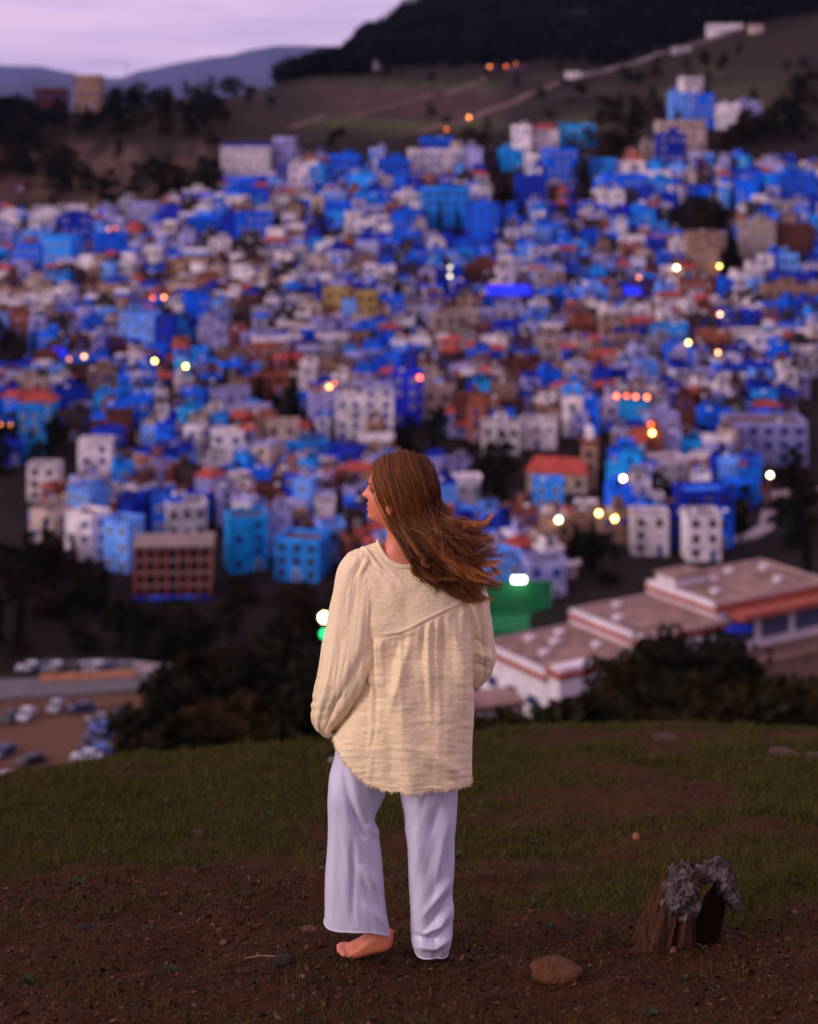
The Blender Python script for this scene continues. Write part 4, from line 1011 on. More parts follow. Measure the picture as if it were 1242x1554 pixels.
_b = MB(); _b.box((0, 0, -.07), (.08, .32, .15)); CM['hl'] = _b.mesh('headlight', [M_LIGHT]); CM['tl'] = _b.mesh('taillight', [M_TAIL])
def car(X, d, rz, col, label, z=None, sc_=1.0):
    root = empty('parked_car', (X, d, gz(X, d) if z is None else z), rz); root.scale = (sc_,) * 3
    tag(root, label, 'car', 'parked cars'); pm = [M_CAR[col]]
    link('body', CM['body'], root, mats=pm); cb = link('cabin', CM['cab'], root, mats=pm)
    for k in ('side', 'screen', 'rear'): link({'side': 'side_window', 'screen': 'windscreen', 'rear': 'rear_window'}[k], CM[k], cb)
    for x in (-1.35, 1.35):
        for y in (-.8, .8):
            e = empty('wheel', (x, y, .32), 0, root); link('tyre', CM['tyre'], e); link('rim', CM['rim'], e)
    for y in (-.6, .6): link('headlight', CM['hl'], root, (-2.12, y, .66)); link('taillight', CM['tl'], root, (2.13, y, .72))
for px, py, col, rz, lab in [(85, 1078, 'silver', 1.45, 'silver car parked alone by the back edge of the dirt car park'), (125, 1080, 'dark blue', .2, 'dark blue car beside the silver car at the back of the car park'), (40, 1090, 'white', 1.4, 'white car parked next to a dark one in the open dirt'), (14, 1094, 'black', 1.4, 'black car parked next to the white one in the open dirt'),
                             (152, 1098, 'grey', .15, 'grey car heading the packed row at the grass edge'), (178, 1092, 'dark blue', .15, 'dark blue car parked behind the packed row by the grass'), (158, 1110, 'blue', .1, 'blue car second in the packed row at the grass edge'), (150, 1124, 'dark blue', .1, 'dark blue car in the middle of the packed row'),
                             (142, 1138, 'black', .1, 'black car low in the packed row at the grass edge'), (132, 1154, 'white', .05, 'white car at the low end of the packed row'), (150, 1146, 'blue', .1, 'blue car beside the last white one in the packed row'), (6, 1146, 'dark blue', 1.2, 'dark blue car facing away in the dirt lot'), (48, 1160, 'black', .6, 'black car standing by itself in the dirt lot'), (4, 1190, 'white', .5, 'white car half behind the knoll edge'), (85, 1192, 'black', .1, 'black van-like car close under the knoll edge'),
                             (112, 1192, 'red', .1, 'dark red car close under the knoll edge')]:
    p = at(px, py, 205, 290); car(p.x, p.y, rz, col, lab)
for k, px in enumerate((46, 66, 84, 106, 126, 146, 168, 186)):
    p = at(px, 1021, 228, 320); col = ['white', 'dark blue', 'white', 'black', 'silver', 'white', 'dark blue', 'grey'][k]
    car(p.x, p.y, rg.uniform(-.1, .2), col, '%s car parked along the road behind the orange-lit wall, %s in that row' % (col, ['first', 'second', 'third', 'fourth', 'fifth', 'sixth', 'seventh', 'last'][k]), p.z + .3)
# ================================================================ the woman
WX = -0.045
def W(px, py, y=0.0):
    d = WD + y
    return np.array([(px - CX) / F * d - WX, y, CAMZ + (HY - py) / F * d])
def to_px(v):
    d = WD + v[..., 1]; return CX + (v[..., 0] + WX) / d * F, HY + F * (CAMZ - v[..., 2]) / d
def cr_keys(K, n):
    """Catmull-Rom through key rows (k, m) -> (n, m)"""
    K = np.asarray(K, float); k = len(K); t = np.linspace(0, k - 1, n); i = np.clip(t.astype(int), 0, k - 2); f = (t - i)[:, None]
    p0 = K[np.clip(i - 1, 0, k - 1)]; p1 = K[i]; p2 = K[i + 1]; p3 = K[np.clip(i + 2, 0, k - 1)]
    return .5 * (2 * p1 + (p2 - p0) * f + (2 * p0 - 5 * p1 + 4 * p2 - p3) * f ** 2 + (3 * p1 - p0 - 3 * p2 + p3) * f ** 3)
def grid_faces(r, c, off=0, closed=True):
    I = np.arange(r * c).reshape(r, c) + off
    J = np.roll(I, -1, 1) if closed else None
    if closed: return np.stack([I[:-1], J[:-1], J[1:], I[1:]], -1).reshape(-1, 4)
    return np.stack([I[:-1, :-1], I[:-1, 1:], I[1:, 1:], I[1:, :-1]], -1).reshape(-1, 4)
def seg_dist(px, py, pts):
    best = np.full(px.shape, 1e9); tt = np.zeros(px.shape)
    L = len(pts) - 1
    for k in range(L):
        (x0, y0), (x1, y1) = pts[k], pts[k + 1]; dx, dy = x1 - x0, y1 - y0; q = np.clip(((px - x0) * dx + (py - y0) * dy) / (dx * dx + dy * dy), 0, 1)
        dd_ = np.hypot(px - x0 - q * dx, py - y0 - q * dy); m = dd_ < best; best = np.where(m, dd_, best); tt = np.where(m, (k + q) / L, tt)
    return best, tt
def ridges(px, py, back, lst):
    r = np.zeros(px.shape)
    for pts, wdt, amp in lst:
        d_, t_ = seg_dist(px, py, pts); r += amp * (.7 * np.exp(-(d_ / wdt) ** 2) + .3 * np.exp(-1.25 * d_ / wdt)) * np.sin(math.pi * np.clip(t_, .03, .97)) ** .7
    return r * back
def garment(keys, rows, N, e, disp):
    """keys: per row  Lx, Lpy, Rx, Rpy, Bpy, By, Fpy, Fy"""
    K = cr_keys(keys, rows); ph = np.linspace(0, 2 * math.pi, N, endpoint=False)
    c, s = np.cos(ph), np.sin(ph); ce = np.sign(c) * np.abs(c) ** (2 / e); se = np.sign(s) * np.abs(s) ** (2 / e)
    V = np.zeros((rows, N, 3))
    for i, (Lx, Lp, Rx, Rp, Bp, By, Fp, Fy) in enumerate(K):
        L = W(Lx, Lp); Rr = W(Rx, Rp); ym = 0.0
        zb = W(600, Bp, By)[2]; zf = W(600, Fp, Fy)[2]
        cx = (L[0] + Rr[0]) / 2; hw = (Rr[0] - L[0]) / 2
        V[i, :, 0] = cx + hw * ce
        V[i, :, 1] = np.where(se > 0, By * np.abs(se), Fy * np.abs(se))
        ws = c ** 2; zs = np.where(c < 0, L[2], Rr[2])
        # side heights blend softly across the middle
        m = .5 - .5 * c; zs = np.where(np.abs(c) > .0, L[2] * m + Rr[2] * (1 - m), zs)
        V[i, :, 2] = ws * zs + (1 - ws) * np.where(s > 0, zb, zf)
    # normals by differences
    du = np.roll(V, -1, 1) - np.roll(V, 1, 1); dvv = np.gradient(V, axis=0)
    nrm = np.cross(du, dvv); nrm /= np.maximum(np.linalg.norm(nrm, axis=2, keepdims=True), 1e-9)
    cen = V.mean(1, keepdims=True); sg = np.sign(((V - cen) * nrm)[..., :2].sum(2).mean()); nrm = nrm * (sg if sg != 0 else 1)
    px, py = to_px(V); PH = np.broadcast_to(ph, (rows, N)); T = np.broadcast_to(np.linspace(0, 1, rows)[:, None], (rows, N))
    D = disp(px, py, PH, T, V)
    return V + nrm * D[..., None], nrm
def fabric(name, col, rough, bscale, bstr, stretch, dark=.9, sheen=.3, spec=.3, low=None):
    m = bpy.data.materials.new(name); m.use_nodes = True; n = m.node_tree; bs = n.nodes['Principled BSDF']
    bs.inputs['Roughness'].default_value = rough; bs.inputs['Specular IOR Level'].default_value = spec
    bs.inputs['Sheen Weight'].default_value = sheen; bs.inputs['Sheen Roughness'].default_value = .4
    tcn = n.nodes.new('ShaderNodeTexCoord'); mpn = n.nodes.new('ShaderNodeMapping'); mpn.inputs['Scale'].default_value = stretch
    n.links.new(tcn.outputs['Object'], mpn.inputs[0])
    n1 = n.nodes.new('ShaderNodeTexNoise'); n1.inputs['Scale'].default_value = bscale; n1.inputs['Detail'].default_value = 6; n1.inputs['Roughness'].default_value = .65; n1.inputs['Distortion'].default_value = .6
    n.links.new(mpn.outputs[0], n1.inputs['Vector'])
    r = n.nodes.new('ShaderNodeValToRGB'); r.color_ramp.elements[0].position = .35; r.color_ramp.elements[0].color = (*[c * dark for c in col], 1); r.color_ramp.elements[1].position = .65; r.color_ramp.elements[1].color = (*col, 1)
    if low: r.color_ramp.elements[0].color = (*low, 1)  # golden crease shade put into the colour, in the dips of the crinkle
    n.links.new(n1.outputs[0], r.inputs[0]); n.links.new(r.outputs[0], bs.inputs['Base Color'])
    bp = n.nodes.new('ShaderNodeBump'); bp.inputs['Strength'].default_value = bstr; bp.inputs['Distance'].default_value = .004
    n.links.new(n1.outputs[0], bp.inputs['Height']); n.links.new(bp.outputs[0], bs.inputs['Normal'])
    return m
M_BLOUSE = fabric('cream_gauze', (.95, .80, .50), .9, 55, 1.0, (1.0, 1.0, 3.4), .86, .25, .1, (.84, .66, .35))
M_SLEEVE = fabric('cream_gauze_sleeve', (.95, .80, .50), .9, 55, .9, (3.2, 3.2, 1.0), .87, .25, .1, (.85, .67, .37))
M_SATIN = fabric('white_satin', (.64, .62, .73), .40, 26, .22, (2.5, 2.5, .5), .92, .15, .45)
M_HEM = fabric('satin_hem_stitch', (.66, .64, .73), .6, 40, .2, (1, 1, 1), .9, .1, .3)

# ---------------- body: head, neck, trunk, limbs, fused into one skin
def ell(n, rows, c, r):
    th = np.linspace(.02, math.pi - .02, rows); ph = np.linspace(0, 2 * math.pi, n, endpoint=False)
    V = np.stack([np.outer(np.sin(th), np.cos(ph)) * r[0] + c[0], np.outer(np.sin(th), np.sin(ph)) * r[1] + c[1], np.outer(np.cos(th), np.ones(n)) * r[2] + c[2]], -1)
    return V
BV = []; BQ = []; BT = []; boff = 0
def addgrid(V, cap=True):
    global boff
    r, c = V.shape[:2]; v = V.reshape(-1, 3); q = grid_faces(r, c, boff); BV.append(v); BQ.append(q); boff += len(v)
    if cap:
        st = boff - r * c
        for row in (0, r - 1):
            BV.append(V[row].mean(0)[None]); k = boff; boff += 1
            I = st + row * c + np.arange(c); J = np.roll(I, -1)
            BT.append(np.stack([J, I, np.full(c, k)], -1) if row == 0 else np.stack([I, J, np.full(c, k)], -1))
def tubeg(pts, rad, n=20, rows=24, flat=None):
    K = np.array([list(p) + [r] for p, r in zip(pts, rad)]); K = cr_keys(K, rows); t = np.gradient(K[:, :3], axis=0); t /= np.linalg.norm(t, axis=1)[:, None]
    up = np.array([0, 1., 0]) if abs(t[0][1]) < .8 else np.array([1., 0, 0]); V = np.zeros((rows, n, 3)); ph = np.linspace(0, 2 * math.pi, n, endpoint=False)
    for i in range(rows):
        u = up - t[i] * up.dot(t[i]); u /= np.linalg.norm(u); v = np.cross(t[i], u); up = u
        V[i] = K[i, :3] + K[i, 3] * (np.outer(np.cos(ph), u) * (flat or 1) + np.outer(np.sin(ph), v))
    addgrid(V)
HK = [  # py, front x, back x, half depth in px
    (694, 604, 622, 6), (697, 595, 634, 16), (701, 583, 643, 26), (707, 572, 649, 31), (714, 566, 652, 33), (724, 561, 654, 34), (734, 559.3, 655, 34), (741, 560.5, 654, 34), (748, 560.8, 652, 33.5), (755, 560.0, 650, 32.5), (762, 558.8, 646, 31.5),
    (769, 558.2, 641, 30), (776, 558.6, 636, 27.5), (782, 558.4, 631, 25), (787, 560.5, 628, 22.5), (791, 567, 627, 20.5), (796, 580, 627.5, 20), (804, 587, 629, 19.5), (815, 588, 633, 20), (825, 585, 640, 22), (834, 578, 650, 24), (845, 566, 666, 27),
    (858, 552, 682, 31), (880, 545, 692, 37), (930, 548, 696, 40), (1000, 556, 694, 40), (1060, 552, 700, 44), (1110, 545, 702, 46), (1150, 552, 696, 42)]
rows = 190; N = 150
# denser rows on the face
HKa = np.array(HK); pys = np.concatenate([np.linspace(694, 796, 110), np.linspace(797, 1150, 80)])
hk = np.stack([pys] + [np.interp(pys, HKa[:, 0], HKa[:, i]) for i in (1, 2, 3)], 1)
for _ in range(3): hk[1:-1, 1:] = (hk[:-2, 1:] + 2 * hk[1:-1, 1:] + hk[2:, 1:]) / 4
al = np.linspace(0, 2 * math.pi, N, endpoint=False)   # 0 = face forward (-x)
HV = np.zeros((len(hk), N, 3)); S = WD / F
for i, (py, xf, xb, hw) in enumerate(hk):
    cxp = np.interp(py, [690, 740, 780, 800, 830, 850], [612, 614, 600, 607, 612, 616])
    ca, sa = np.cos(al), np.sin(al)
    e = np.interp(py, [690, 735, 790, 800], [2.0, 2.25, 2.0, 2.0]); ce = np.sign(ca) * np.abs(ca) ** (2 / e); se = np.sign(sa) * np.abs(sa) ** (2 / e)
    xx = np.where(ca > 0, cxp - (cxp - xf) * ce, cxp + (xb - cxp) * -ce)
    yy = se * hw * S
    # face relief, forward in px at this height, by lateral offset
    lat = np.abs(yy); fw = np.clip(ca, 0, 1) ** .5 * (ca > 0)
    nose = np.interp(py, [735, 739, 743, 747, 750.5, 753, 755.5, 757.5, 759.5], [0, 2.5, 5.8, 9.0, 12.4, 12.6, 9.0, 3.0, 0])
    sig = np.interp(py, [735, 745, 752, 758], [.007, .0085, .0125, .013])
    xx = xx - fw * nose * np.exp(-(lat / sig) ** 2)
    lip = 2.4 * np.exp(-((py - 765.5) / 2.2) ** 2) + 2.2 * np.exp(-((py - 772.8) / 2.4) ** 2) - 1.8 * np.exp(-((py - 769.0) / 1.0) ** 2)
    xx = xx - fw * lip * np.exp(-(lat / .022) ** 2)
    chin = 1.8 * np.exp(-((py - 784) / 3.5) ** 2) - .8 * np.exp(-((py - 777.5) / 2.5) ** 2)
    xx = xx - fw * chin * np.exp(-(lat / .026) ** 2)
    brow = 1.6 * np.exp(-((py - 733) / 3.5) ** 2) * np.exp(-((lat - .028) / .026) ** 2); xx = xx - fw * brow
    sock = 5.0 * np.exp(-((py - 743) / 5.0) ** 2) * np.exp(-((lat - .031) / .015) ** 2); xx = xx + fw * sock
    cheek = 2.5 * np.exp(-((py - 757) / 9) ** 2) * np.exp(-((lat - .042) / .018) ** 2); xx = xx - fw * cheek
    HV[i, :, 0] = (xx - CX) / F * WD - WX; HV[i, :, 1] = yy; HV[i, :, 2] = CAMZ + (HY - py) / F * WD
HEAD_C = W(606, 760)
def turn_head(V, ang=R(7)):
    """turn the face a little away from the viewer, easing out down the neck"""
    V = V.copy(); z = V[..., 2]; zn0, zn1 = W(0, 845)[2], W(0, 790)[2]; k = np.clip((z - zn0) / (zn1 - zn0), 0, 1); a = -ang * k
    x = V[..., 0] - HEAD_C[0]; y = V[..., 1]; V[..., 0] = HEAD_C[0] + x * np.cos(a) - y * np.sin(a); V[..., 1] = x * np.sin(a) + y * np.cos(a); return V
addgrid(turn_head(HV))
ear = ell(20, 14, (0, 0, 0), (.016, .008, .029)); ear = ear + W(596, 762) + np.array([0, -.070, 0]); addgrid(turn_head(ear))
ear = ell(20, 14, (0, 0, 0), (.016, .008, .029)); ear = ear + W(596, 762) + np.array([0, .070, 0]); addgrid(turn_head(ear))
wl_ = lambda *a: list(W(*a))
tubeg([wl_(575, 858, 0), wl_(549, 872, 0), wl_(540, 930, -.01), wl_(525, 1005, -.02), wl_(512, 1055, .04), wl_(520, 1092, .105)], [.045, .052, .046, .038, .034, .026])
tubeg([wl_(668, 862, 0), wl_(699, 876, 0), wl_(714, 935, .02), wl_(724, 1002, .05), wl_(700, 1030, .14), wl_(665, 1040, .20)], [.045, .050, .044, .036, .033, .025])
def hand(w0, dirv, side):
    w0 = np.array(w0); f = np.array(dirv, float); f /= np.linalg.norm(f); lat_ = np.cross(f, [0, 1, 0]); lat_ /= np.linalg.norm(lat_); nrm_ = np.cross(lat_, f)
    tubeg([w0 - f * .02, w0 + f * .03, w0 + f * .07, w0 + f * .092], [.024, .034, .036, .030], 16, 12, .45)
    for k, (o_, L_) in enumerate(((-.027, .062), (-.009, .075), (.010, .070), (.027, .055))):
        b_ = w0 + f * .082 + lat_ * o_
        tubeg([b_, b_ + f * L_ * .4 + nrm_ * .004, b_ + f * L_ * .75 + nrm_ * .016, b_ + f * L_ * .95 + nrm_ * .03], [.0088, .0085, .0078, .006], 10, 10)
    b_ = w0 + f * .03 + lat_ * side * .03
    tubeg([b_, b_ + f * .022 + lat_ * side * .022 + nrm_ * .006, b_ + f * .05 + lat_ * side * .03 + nrm_ * .012], [.012, .010, .0075], 10, 9)
hand(W(522, 1098, .115), (.35, .35, -1), 1); hand(W(655, 1042, .21), (-1, .15, -.25), -1)
tubeg([wl_(582, 1095, .01), wl_(556, 1160, .02), wl_(535, 1265, .03), wl_(545, 1330, .01), wl_(567, 1385, 0), wl_(573, 1412, 0)], [.075, .066, .048, .046, .034, .033])
tubeg([wl_(662, 1100, 0), wl_(662, 1160, 0), wl_(660, 1280, .01), wl_(658, 1340, 0), wl_(657, 1400, 0), wl_(657, 1436, .0)], [.075, .070, .050, .048, .034, .033])
# left foot, turned out to the side, heel just off the ground
FK = [(597, 1421, 9, .018), (592, 1424, 15, .027), (583, 1424, 18.5, .031), (570, 1426, 19.5, .033), (556, 1432, 16.5, .037), (544, 1438, 12.5, .042), (534, 1441, 9.8, .044), (529, 1442, 7.0, .043), (526, 1442.5, 4, .038)]
fk = cr_keys(FK, 36); n_ = 36; ph = np.linspace(0, 2 * math.pi, n_, endpoint=False); V = np.zeros((36, n_, 3))
for i, (x, yc, hh, hw) in enumerate(fk):
    t = np.clip((597 - x) / 70, 0, 1); c = W(x, yc, .0 + .03 * t); e = 2.6
    cc, ss = np.cos(ph), np.sin(ph)
    V[i, :, 0] = c[0]; V[i, :, 1] = c[1] + np.sign(cc) * np.abs(cc) ** (2 / e) * hw; V[i, :, 2] = c[2] + np.sign(ss) * np.abs(ss) ** (2 / e) * hh * S * np.where(ss > 0, 1 - .25 * np.abs(cc), 1)
addgrid(V)
for k, (o_, L_, r_) in enumerate(((.040, 18, .0125), (.020, 18, .0092), (.002, 16.5, .0088), (-.016, 14.5, .0086), (-.033, 12, .0086))):
    x0 = 529 if k < 3 else 531
    a_ = W(x0, 1442.5, .03); b_ = W(x0 - L_ * .6, 1443.0, .03); c_ = W(x0 - L_, 1445.5, .03)
    for q_, k_ in ((a_, 1.0), (b_, 1.08), (c_, 1.1)): q_[1] += o_ * k_; q_[2] -= o_ * k_ * .12
    tubeg([a_, b_, c_], [r_, r_ * 1.02, r_ * .7], 12, 10)
# right foot under the hem, pointing away
a_, b_, c_ = W(657, 1446, -.015), W(657, 1444, .06), W(660, 1444, .15); a_[2] = .030; b_[2] = .026; c_[2] = .012
tubeg([a_, b_, c_], [.030, .037, .032], 20, 14, .9)
for k in range(5):
    e_ = c_ + np.array([(-.030 + .015 * k), .012 + .004 * (2 - abs(k - 1)), -.001]); tubeg([e_ - np.array([0, .015, 0]), e_ + np.array([0, .012, 0])], [.009, .007], 10, 6)
tmp = bpy.data.meshes.new('tmp_body'); tmp.from_pydata(np.concatenate(BV).tolist(), [], np.concatenate(BQ).tolist() + np.concatenate(BT).tolist())
to = bpy.data.objects.new('tmp_body', tmp); sc.collection.objects.link(to)
rm = to.modifiers.new('r', 'REMESH'); rm.mode = 'VOXEL'; rm.voxel_size = .0032; rm.use_smooth_shade = True
sm = to.modifiers.new('s', 'SMOOTH'); sm.factor = .5; sm.iterations = 2
dg = bpy.context.evaluated_depsgraph_get(); dg.update(); ev = to.evaluated_get(dg)
bme = bpy.data.meshes.new_from_object(ev, depsgraph=dg); bme.name = 'person'
bpy.data.objects.remove(to); 
nv = len(bme.vertices); co = np.zeros(nv * 3, np.float32); bme.vertices.foreach_get('co', co); co = co.reshape(-1, 3)
px, py = to_px(co)
bc = np.tile(np.array([.66, .205, .095]), (nv, 1)) * (1 + .10 * (fbm(co[:, 0] * 60, co[:, 2] * 60 + co[:, 1] * 40, 3)[:, None] - .5))
def paint(m, c):
    global bc
    bc = bc * (1 - m[:, None]) + np.array(c) * m[:, None]
facem = (py < 800) & (px < 600)
paint(np.exp(-((py - 768.5) / 4.0) ** 2) * sstep(563, 557, px) * facem * .75, (.42, .10, .085))       # lips
paint(np.exp(-((py - 757) / 9) ** 2 - ((px - 572) / 10) ** 2) * facem * .45, (.62, .19, .115))          # cheek
paint(sstep(535, 520, px) * (py > 1425) * .5, (.62, .18, .12)); paint((sstep(585, 600, px) * (py > 1405)) * .6, (.60, .13, .08))
vcol(bme, bc)
skin = bpy.data.materials.new('skin'); skin.use_nodes = True; n = skin.node_tree; bs = n.nodes['Principled BSDF']; ca = n.nodes.new('ShaderNodeVertexColor'); ca.layer_name = 'Col'
n.links.new(ca.outputs[0], bs.inputs['Base Color']); bs.inputs['Roughness'].default_value = .48; bs.inputs['Subsurface Weight'].default_value = .12; bs.inputs['Subsurface Radius'].default_value = (.012, .005, .003); bs.inputs['Subsurface Scale'].default_value = 1.0
bme.materials.clear(); bme.materials.append(skin); bme.polygons.foreach_set('use_smooth', np.ones(len(bme.polygons), bool)); bme.polygons.foreach_set('material_index', np.zeros(len(bme.polygons), np.int32))
woman = link('person', bme, None, (WX, WD, 0)); tag(woman, 'barefoot woman in cream blouse and white trousers standing on the knoll, looking sideways', 'person')
M_EYE = mat('eye_white', (.16, .10, .09), .25, .1, 50, spec=.5, coord='obj'); M_LASH = mat('lash_dark', (.03, .015, .012), .7, .2, 50, coord='obj')
for sy in (-1, 1):
    c = turn_head((W(570.2, 744.2) + np.array([0, sy * .030, 0]))[None])[0]
    V = ell(16, 12, c, (.0105, .0105, .0095)); b = MB(); b.loft([list(map(tuple, r_)) for r_ in V]); b.build('eye', [M_EYE], woman, True)
    pts = [turn_head((W(561.5 + t * 7, 741.6 - 1.2 * math.sin(math.pi * t) + 1.5 * t, 0) + np.array([0, sy * (.020 + .026 * t), 0]))[None])[0] for t in np.linspace(0, 1, 8)]
    b = MB(); b.tube(pts, [.0008, .0016, .0022, .0026, .0026, .0022, .0016, .0008], 6); b.build('eyelash', [M_LASH], woman, True)
    pts = [turn_head((W(558.8 + t * t * 9, 733.5 - 2.2 * math.sin(math.pi * (t * .8 + .1)), 0) + np.array([0, sy * (.013 + .034 * t), 0]))[None])[0] for t in np.linspace(0, 1, 9)]
    b = MB(); b.tube(pts, [.001, .002, .0023, .0023, .0022, .002, .0018, .0014, .0006], 6); b.build('eyebrow', [M_LASH], woman, True)

# ---------------- blouse
KB = [(573, 823, 664, 842, 861, -.060, 850, .060), (556, 829, 681, 848, 876, -.086, 875, .080), (540, 842, 699, 860, 893, -.101, 900, .095), (533, 868, 711, 888, 914, -.110, 925, .105), (535, 925, 716, 938, 945, -.116, 960, .11),
      (541, 985, 718, 990, 990, -.121, 1000, .115), (535, 1050, 719, 1055, 1060, -.135, 1050, .125), (514, 1102, 719, 1128, 1140, -.148, 1095, .13), (505, 1117, 718, 1184, 1203, -.150, 1130, .13)]
def yoke_py(px): return np.interp(px, [555, 585, 605, 622, 640, 660, 690, 725], [963, 967, 964, 957, 947, 937, 923, 908])
def blouse_disp(px, py, ph, t, V):
    back = sstep(-.15, .35, np.sin(ph)); below = (py - yoke_py(px)) / 463.0
    g = np.where(below > 0, sstep(0, .025, below) * np.exp(-np.maximum(below, 0) / .16), 0)
    ux = px / 7.0
    d_ = g * back * .032 * (vn(ux + .25 * np.sin(py / 30), py / 260 + 3) - .42)
    br = sstep(.02, .25, below)
    d_ = d_ + br * .036 * (vn(px / 30 + 4 - (py - 960) / 300, py / 240) - .5) * (.35 + .65 * back)
    d_ = d_ + .010 * (fbm(px / 26 + 9, py / 34, 3) - .5) * sstep(0, .15, t)
    d_ = d_ + .004 * (vn(px / 22, py / 3.6) - .5) * sstep(.45, .7, t) * back
    d_ = d_ + .012 * (vn(px / 7.0 - (py - 840) / 9, py / 40) - .5) * sstep(640, 570, px) * sstep(.03, .10, t) * sstep(.36, .2, t) * back
    d_ = d_ + ridges(px, py, back, [([(625, 962), (606, 1030), (588, 1095)], 7, .014), ([(612, 960), (592, 1015)], 6, -.009), ([(655, 946), (650, 1010), (655, 1070)], 6, .008), ([(641, 952), (636, 1020)], 5, -.007), ([(682, 935), (698, 1010), (706, 1080)], 7, .010),
        ([(670, 940), (676, 1010)], 5, -.008), ([(618, 1128), (660, 1150), (714, 1181)], 7, .010), ([(640, 1160), (690, 1188)], 7, -.008), ([(566, 1020), (600, 1062)], 7, .009), ([(557, 1035), (580, 1075)], 7, -.010), ([(577, 1085), (568, 1130), (557, 1186)], 2.6, .0022),
        ([(572, 1085), (563, 1130), (552, 1184)], 2.0, -.0018), ([(616, 905), (618, 950)], 9, -.006)])
    sd_ = np.abs(py - yoke_py(px)); d_ = d_ - .0030 * np.exp(-(sd_ / 1.5) ** 2) * back * sstep(570, 585, px)
    d_ = d_ + .0035 * np.exp(-((sd_ - 4) / 3) ** 2) * back * (py < yoke_py(px)) * sstep(570, 585, px)
    return d_
BVv, BN = garment(KB, 210, 300, 2.35, blouse_disp)
# ragged hem
for i in range(-10, 0): BVv[i, :, 2] += (vn(np.arange(300) * .9, np.full(300, 3.0)) - .5) * .008 * (10 + i) / 10
V = BVv.reshape(-1, 3); Q = grid_faces(210, 300)
bl = link('blouse', np_mesh('blouse', V, Q, [M_BLOUSE], True), woman); bl['label'] = 'cream crinkled gauze blouse with gathered yoke'
so_ = bl.modifiers.new('s', 'SOLIDIFY'); so_.thickness = .003; so_.offset = -1
# neckband
ring = [Vector(p) for p in BVv[0]]; b = MB(); n_ = len(ring); rr = []
for i in range(0, n_, 3):
    p = ring[i]; c = Vector(BVv[0].mean(0)); o_ = (p - c); o_.z = 0; o_.normalize(); rr.append([p + o_ * (.006 * math.cos(a)) + Vector((0, 0, 1)) * (.011 * math.sin(a)) - o_ * .001 for a in np.linspace(0, 2 * math.pi, 10, endpoint=False)])
rr.append(rr[0]); b.loft(rr, 0, False, False); b.build('neckband', [M_SLEEVE], bl, True)
# frayed threads along the hem
b = MB(); rn = Rnd(4)
for i in range(0, 300):
    for q in range(3):
        p = Vector(BVv[-1, i]) + Vector((rn.uniform(-.004, .004), rn.uniform(-.004, .004), .002)); e = p + Vector((rn.uniform(-.004, .004), rn.uniform(-.005, .002), -rn.uniform(.003, .011)))
        b.tube([p, p.lerp(e, .5) + Vector((rn.uniform(-.002, .002), 0, 0)), e], [.0009, .0007, .0003], 3)
o = b.build('frayed_hem', [M_BLOUSE], bl); o['kind'] = 'stuff'
def sleeve(K, rows, N, seed, amp, extra=None):
    K = cr_keys(K, rows); C = np.array([W(k[0], k[1], k[2]) for k in K]); t = np.gradient(C, axis=0); t /= np.linalg.norm(t, axis=1)[:, None]
    ph = np.linspace(0, 2 * math.pi, N, endpoint=False); V = np.zeros((rows, N, 3)); nn = np.zeros((rows, N, 3))
    for i in range(rows):
        yv = np.array([0, 1., 0]); yv = yv - t[i] * yv.dot(t[i]); yv /= np.linalg.norm(yv); nv_ = np.cross(t[i], yv)
        dirs = np.outer(np.cos(ph) * K[i, 3] / 463.3, nv_) + np.outer(np.sin(ph) * K[i, 4], yv)
        V[i] = C[i] + dirs; nn[i] = dirs / np.linalg.norm(dirs, axis=1)[:, None]
    px, py = to_px(V); PH = np.broadcast_to(ph, (rows, N)); T = np.broadcast_to(np.linspace(0, 1, rows)[:, None], (rows, N))
    fade = sstep(0, .12, T)
    cph, sph = np.cos(PH) * 2.2, np.sin(PH) * 2.2
    d_ = amp * (fbm(cph * 1.6 + sph * .9 + seed, T * 2.2 + sph * 1.7, 3) - .5) + .006 * (vn(px / 4.5 + (py - 900) / 40, py / 60 + seed) - .5) + .005 * (vn(px / 14, py / 7) - .5) * sstep(.5, .8, T)
    if extra: d_ = d_ + ridges(px, py, (V[..., 1] < C[:, None, 1]).astype(float), extra)
    return V + nn * (d_ * fade)[..., None]
SL = [(574, 846, .01, 11, .028), (561, 853, -.0, 23, .050), (550, 870, -.01, 33, .064), (546, 905, -.015, 38, .071), (541, 950, -.02, 42, .078), (536, 990, -.025, 45, .082), (525, 1025, -.02, 40, .080), (511, 1058, .0, 33, .070), (499, 1083, .02, 24, .055), (495, 1098, .04, 15, .042), (500, 1107, .06, 8, .03)]
SRt = [(676, 846, 0, 16, .04), (692, 866, 0, 26, .055), (705, 895, 0, 29, .062), (715, 935, .015, 26, .066), (721, 972, .035, 25, .066), (723, 1000, .055, 25, .065), (720, 1019, .085, 18, .06), (700, 1028, .14, 16, .055), (672, 1035, .20, 13, .05), (652, 1040, .23, 10, .04)]
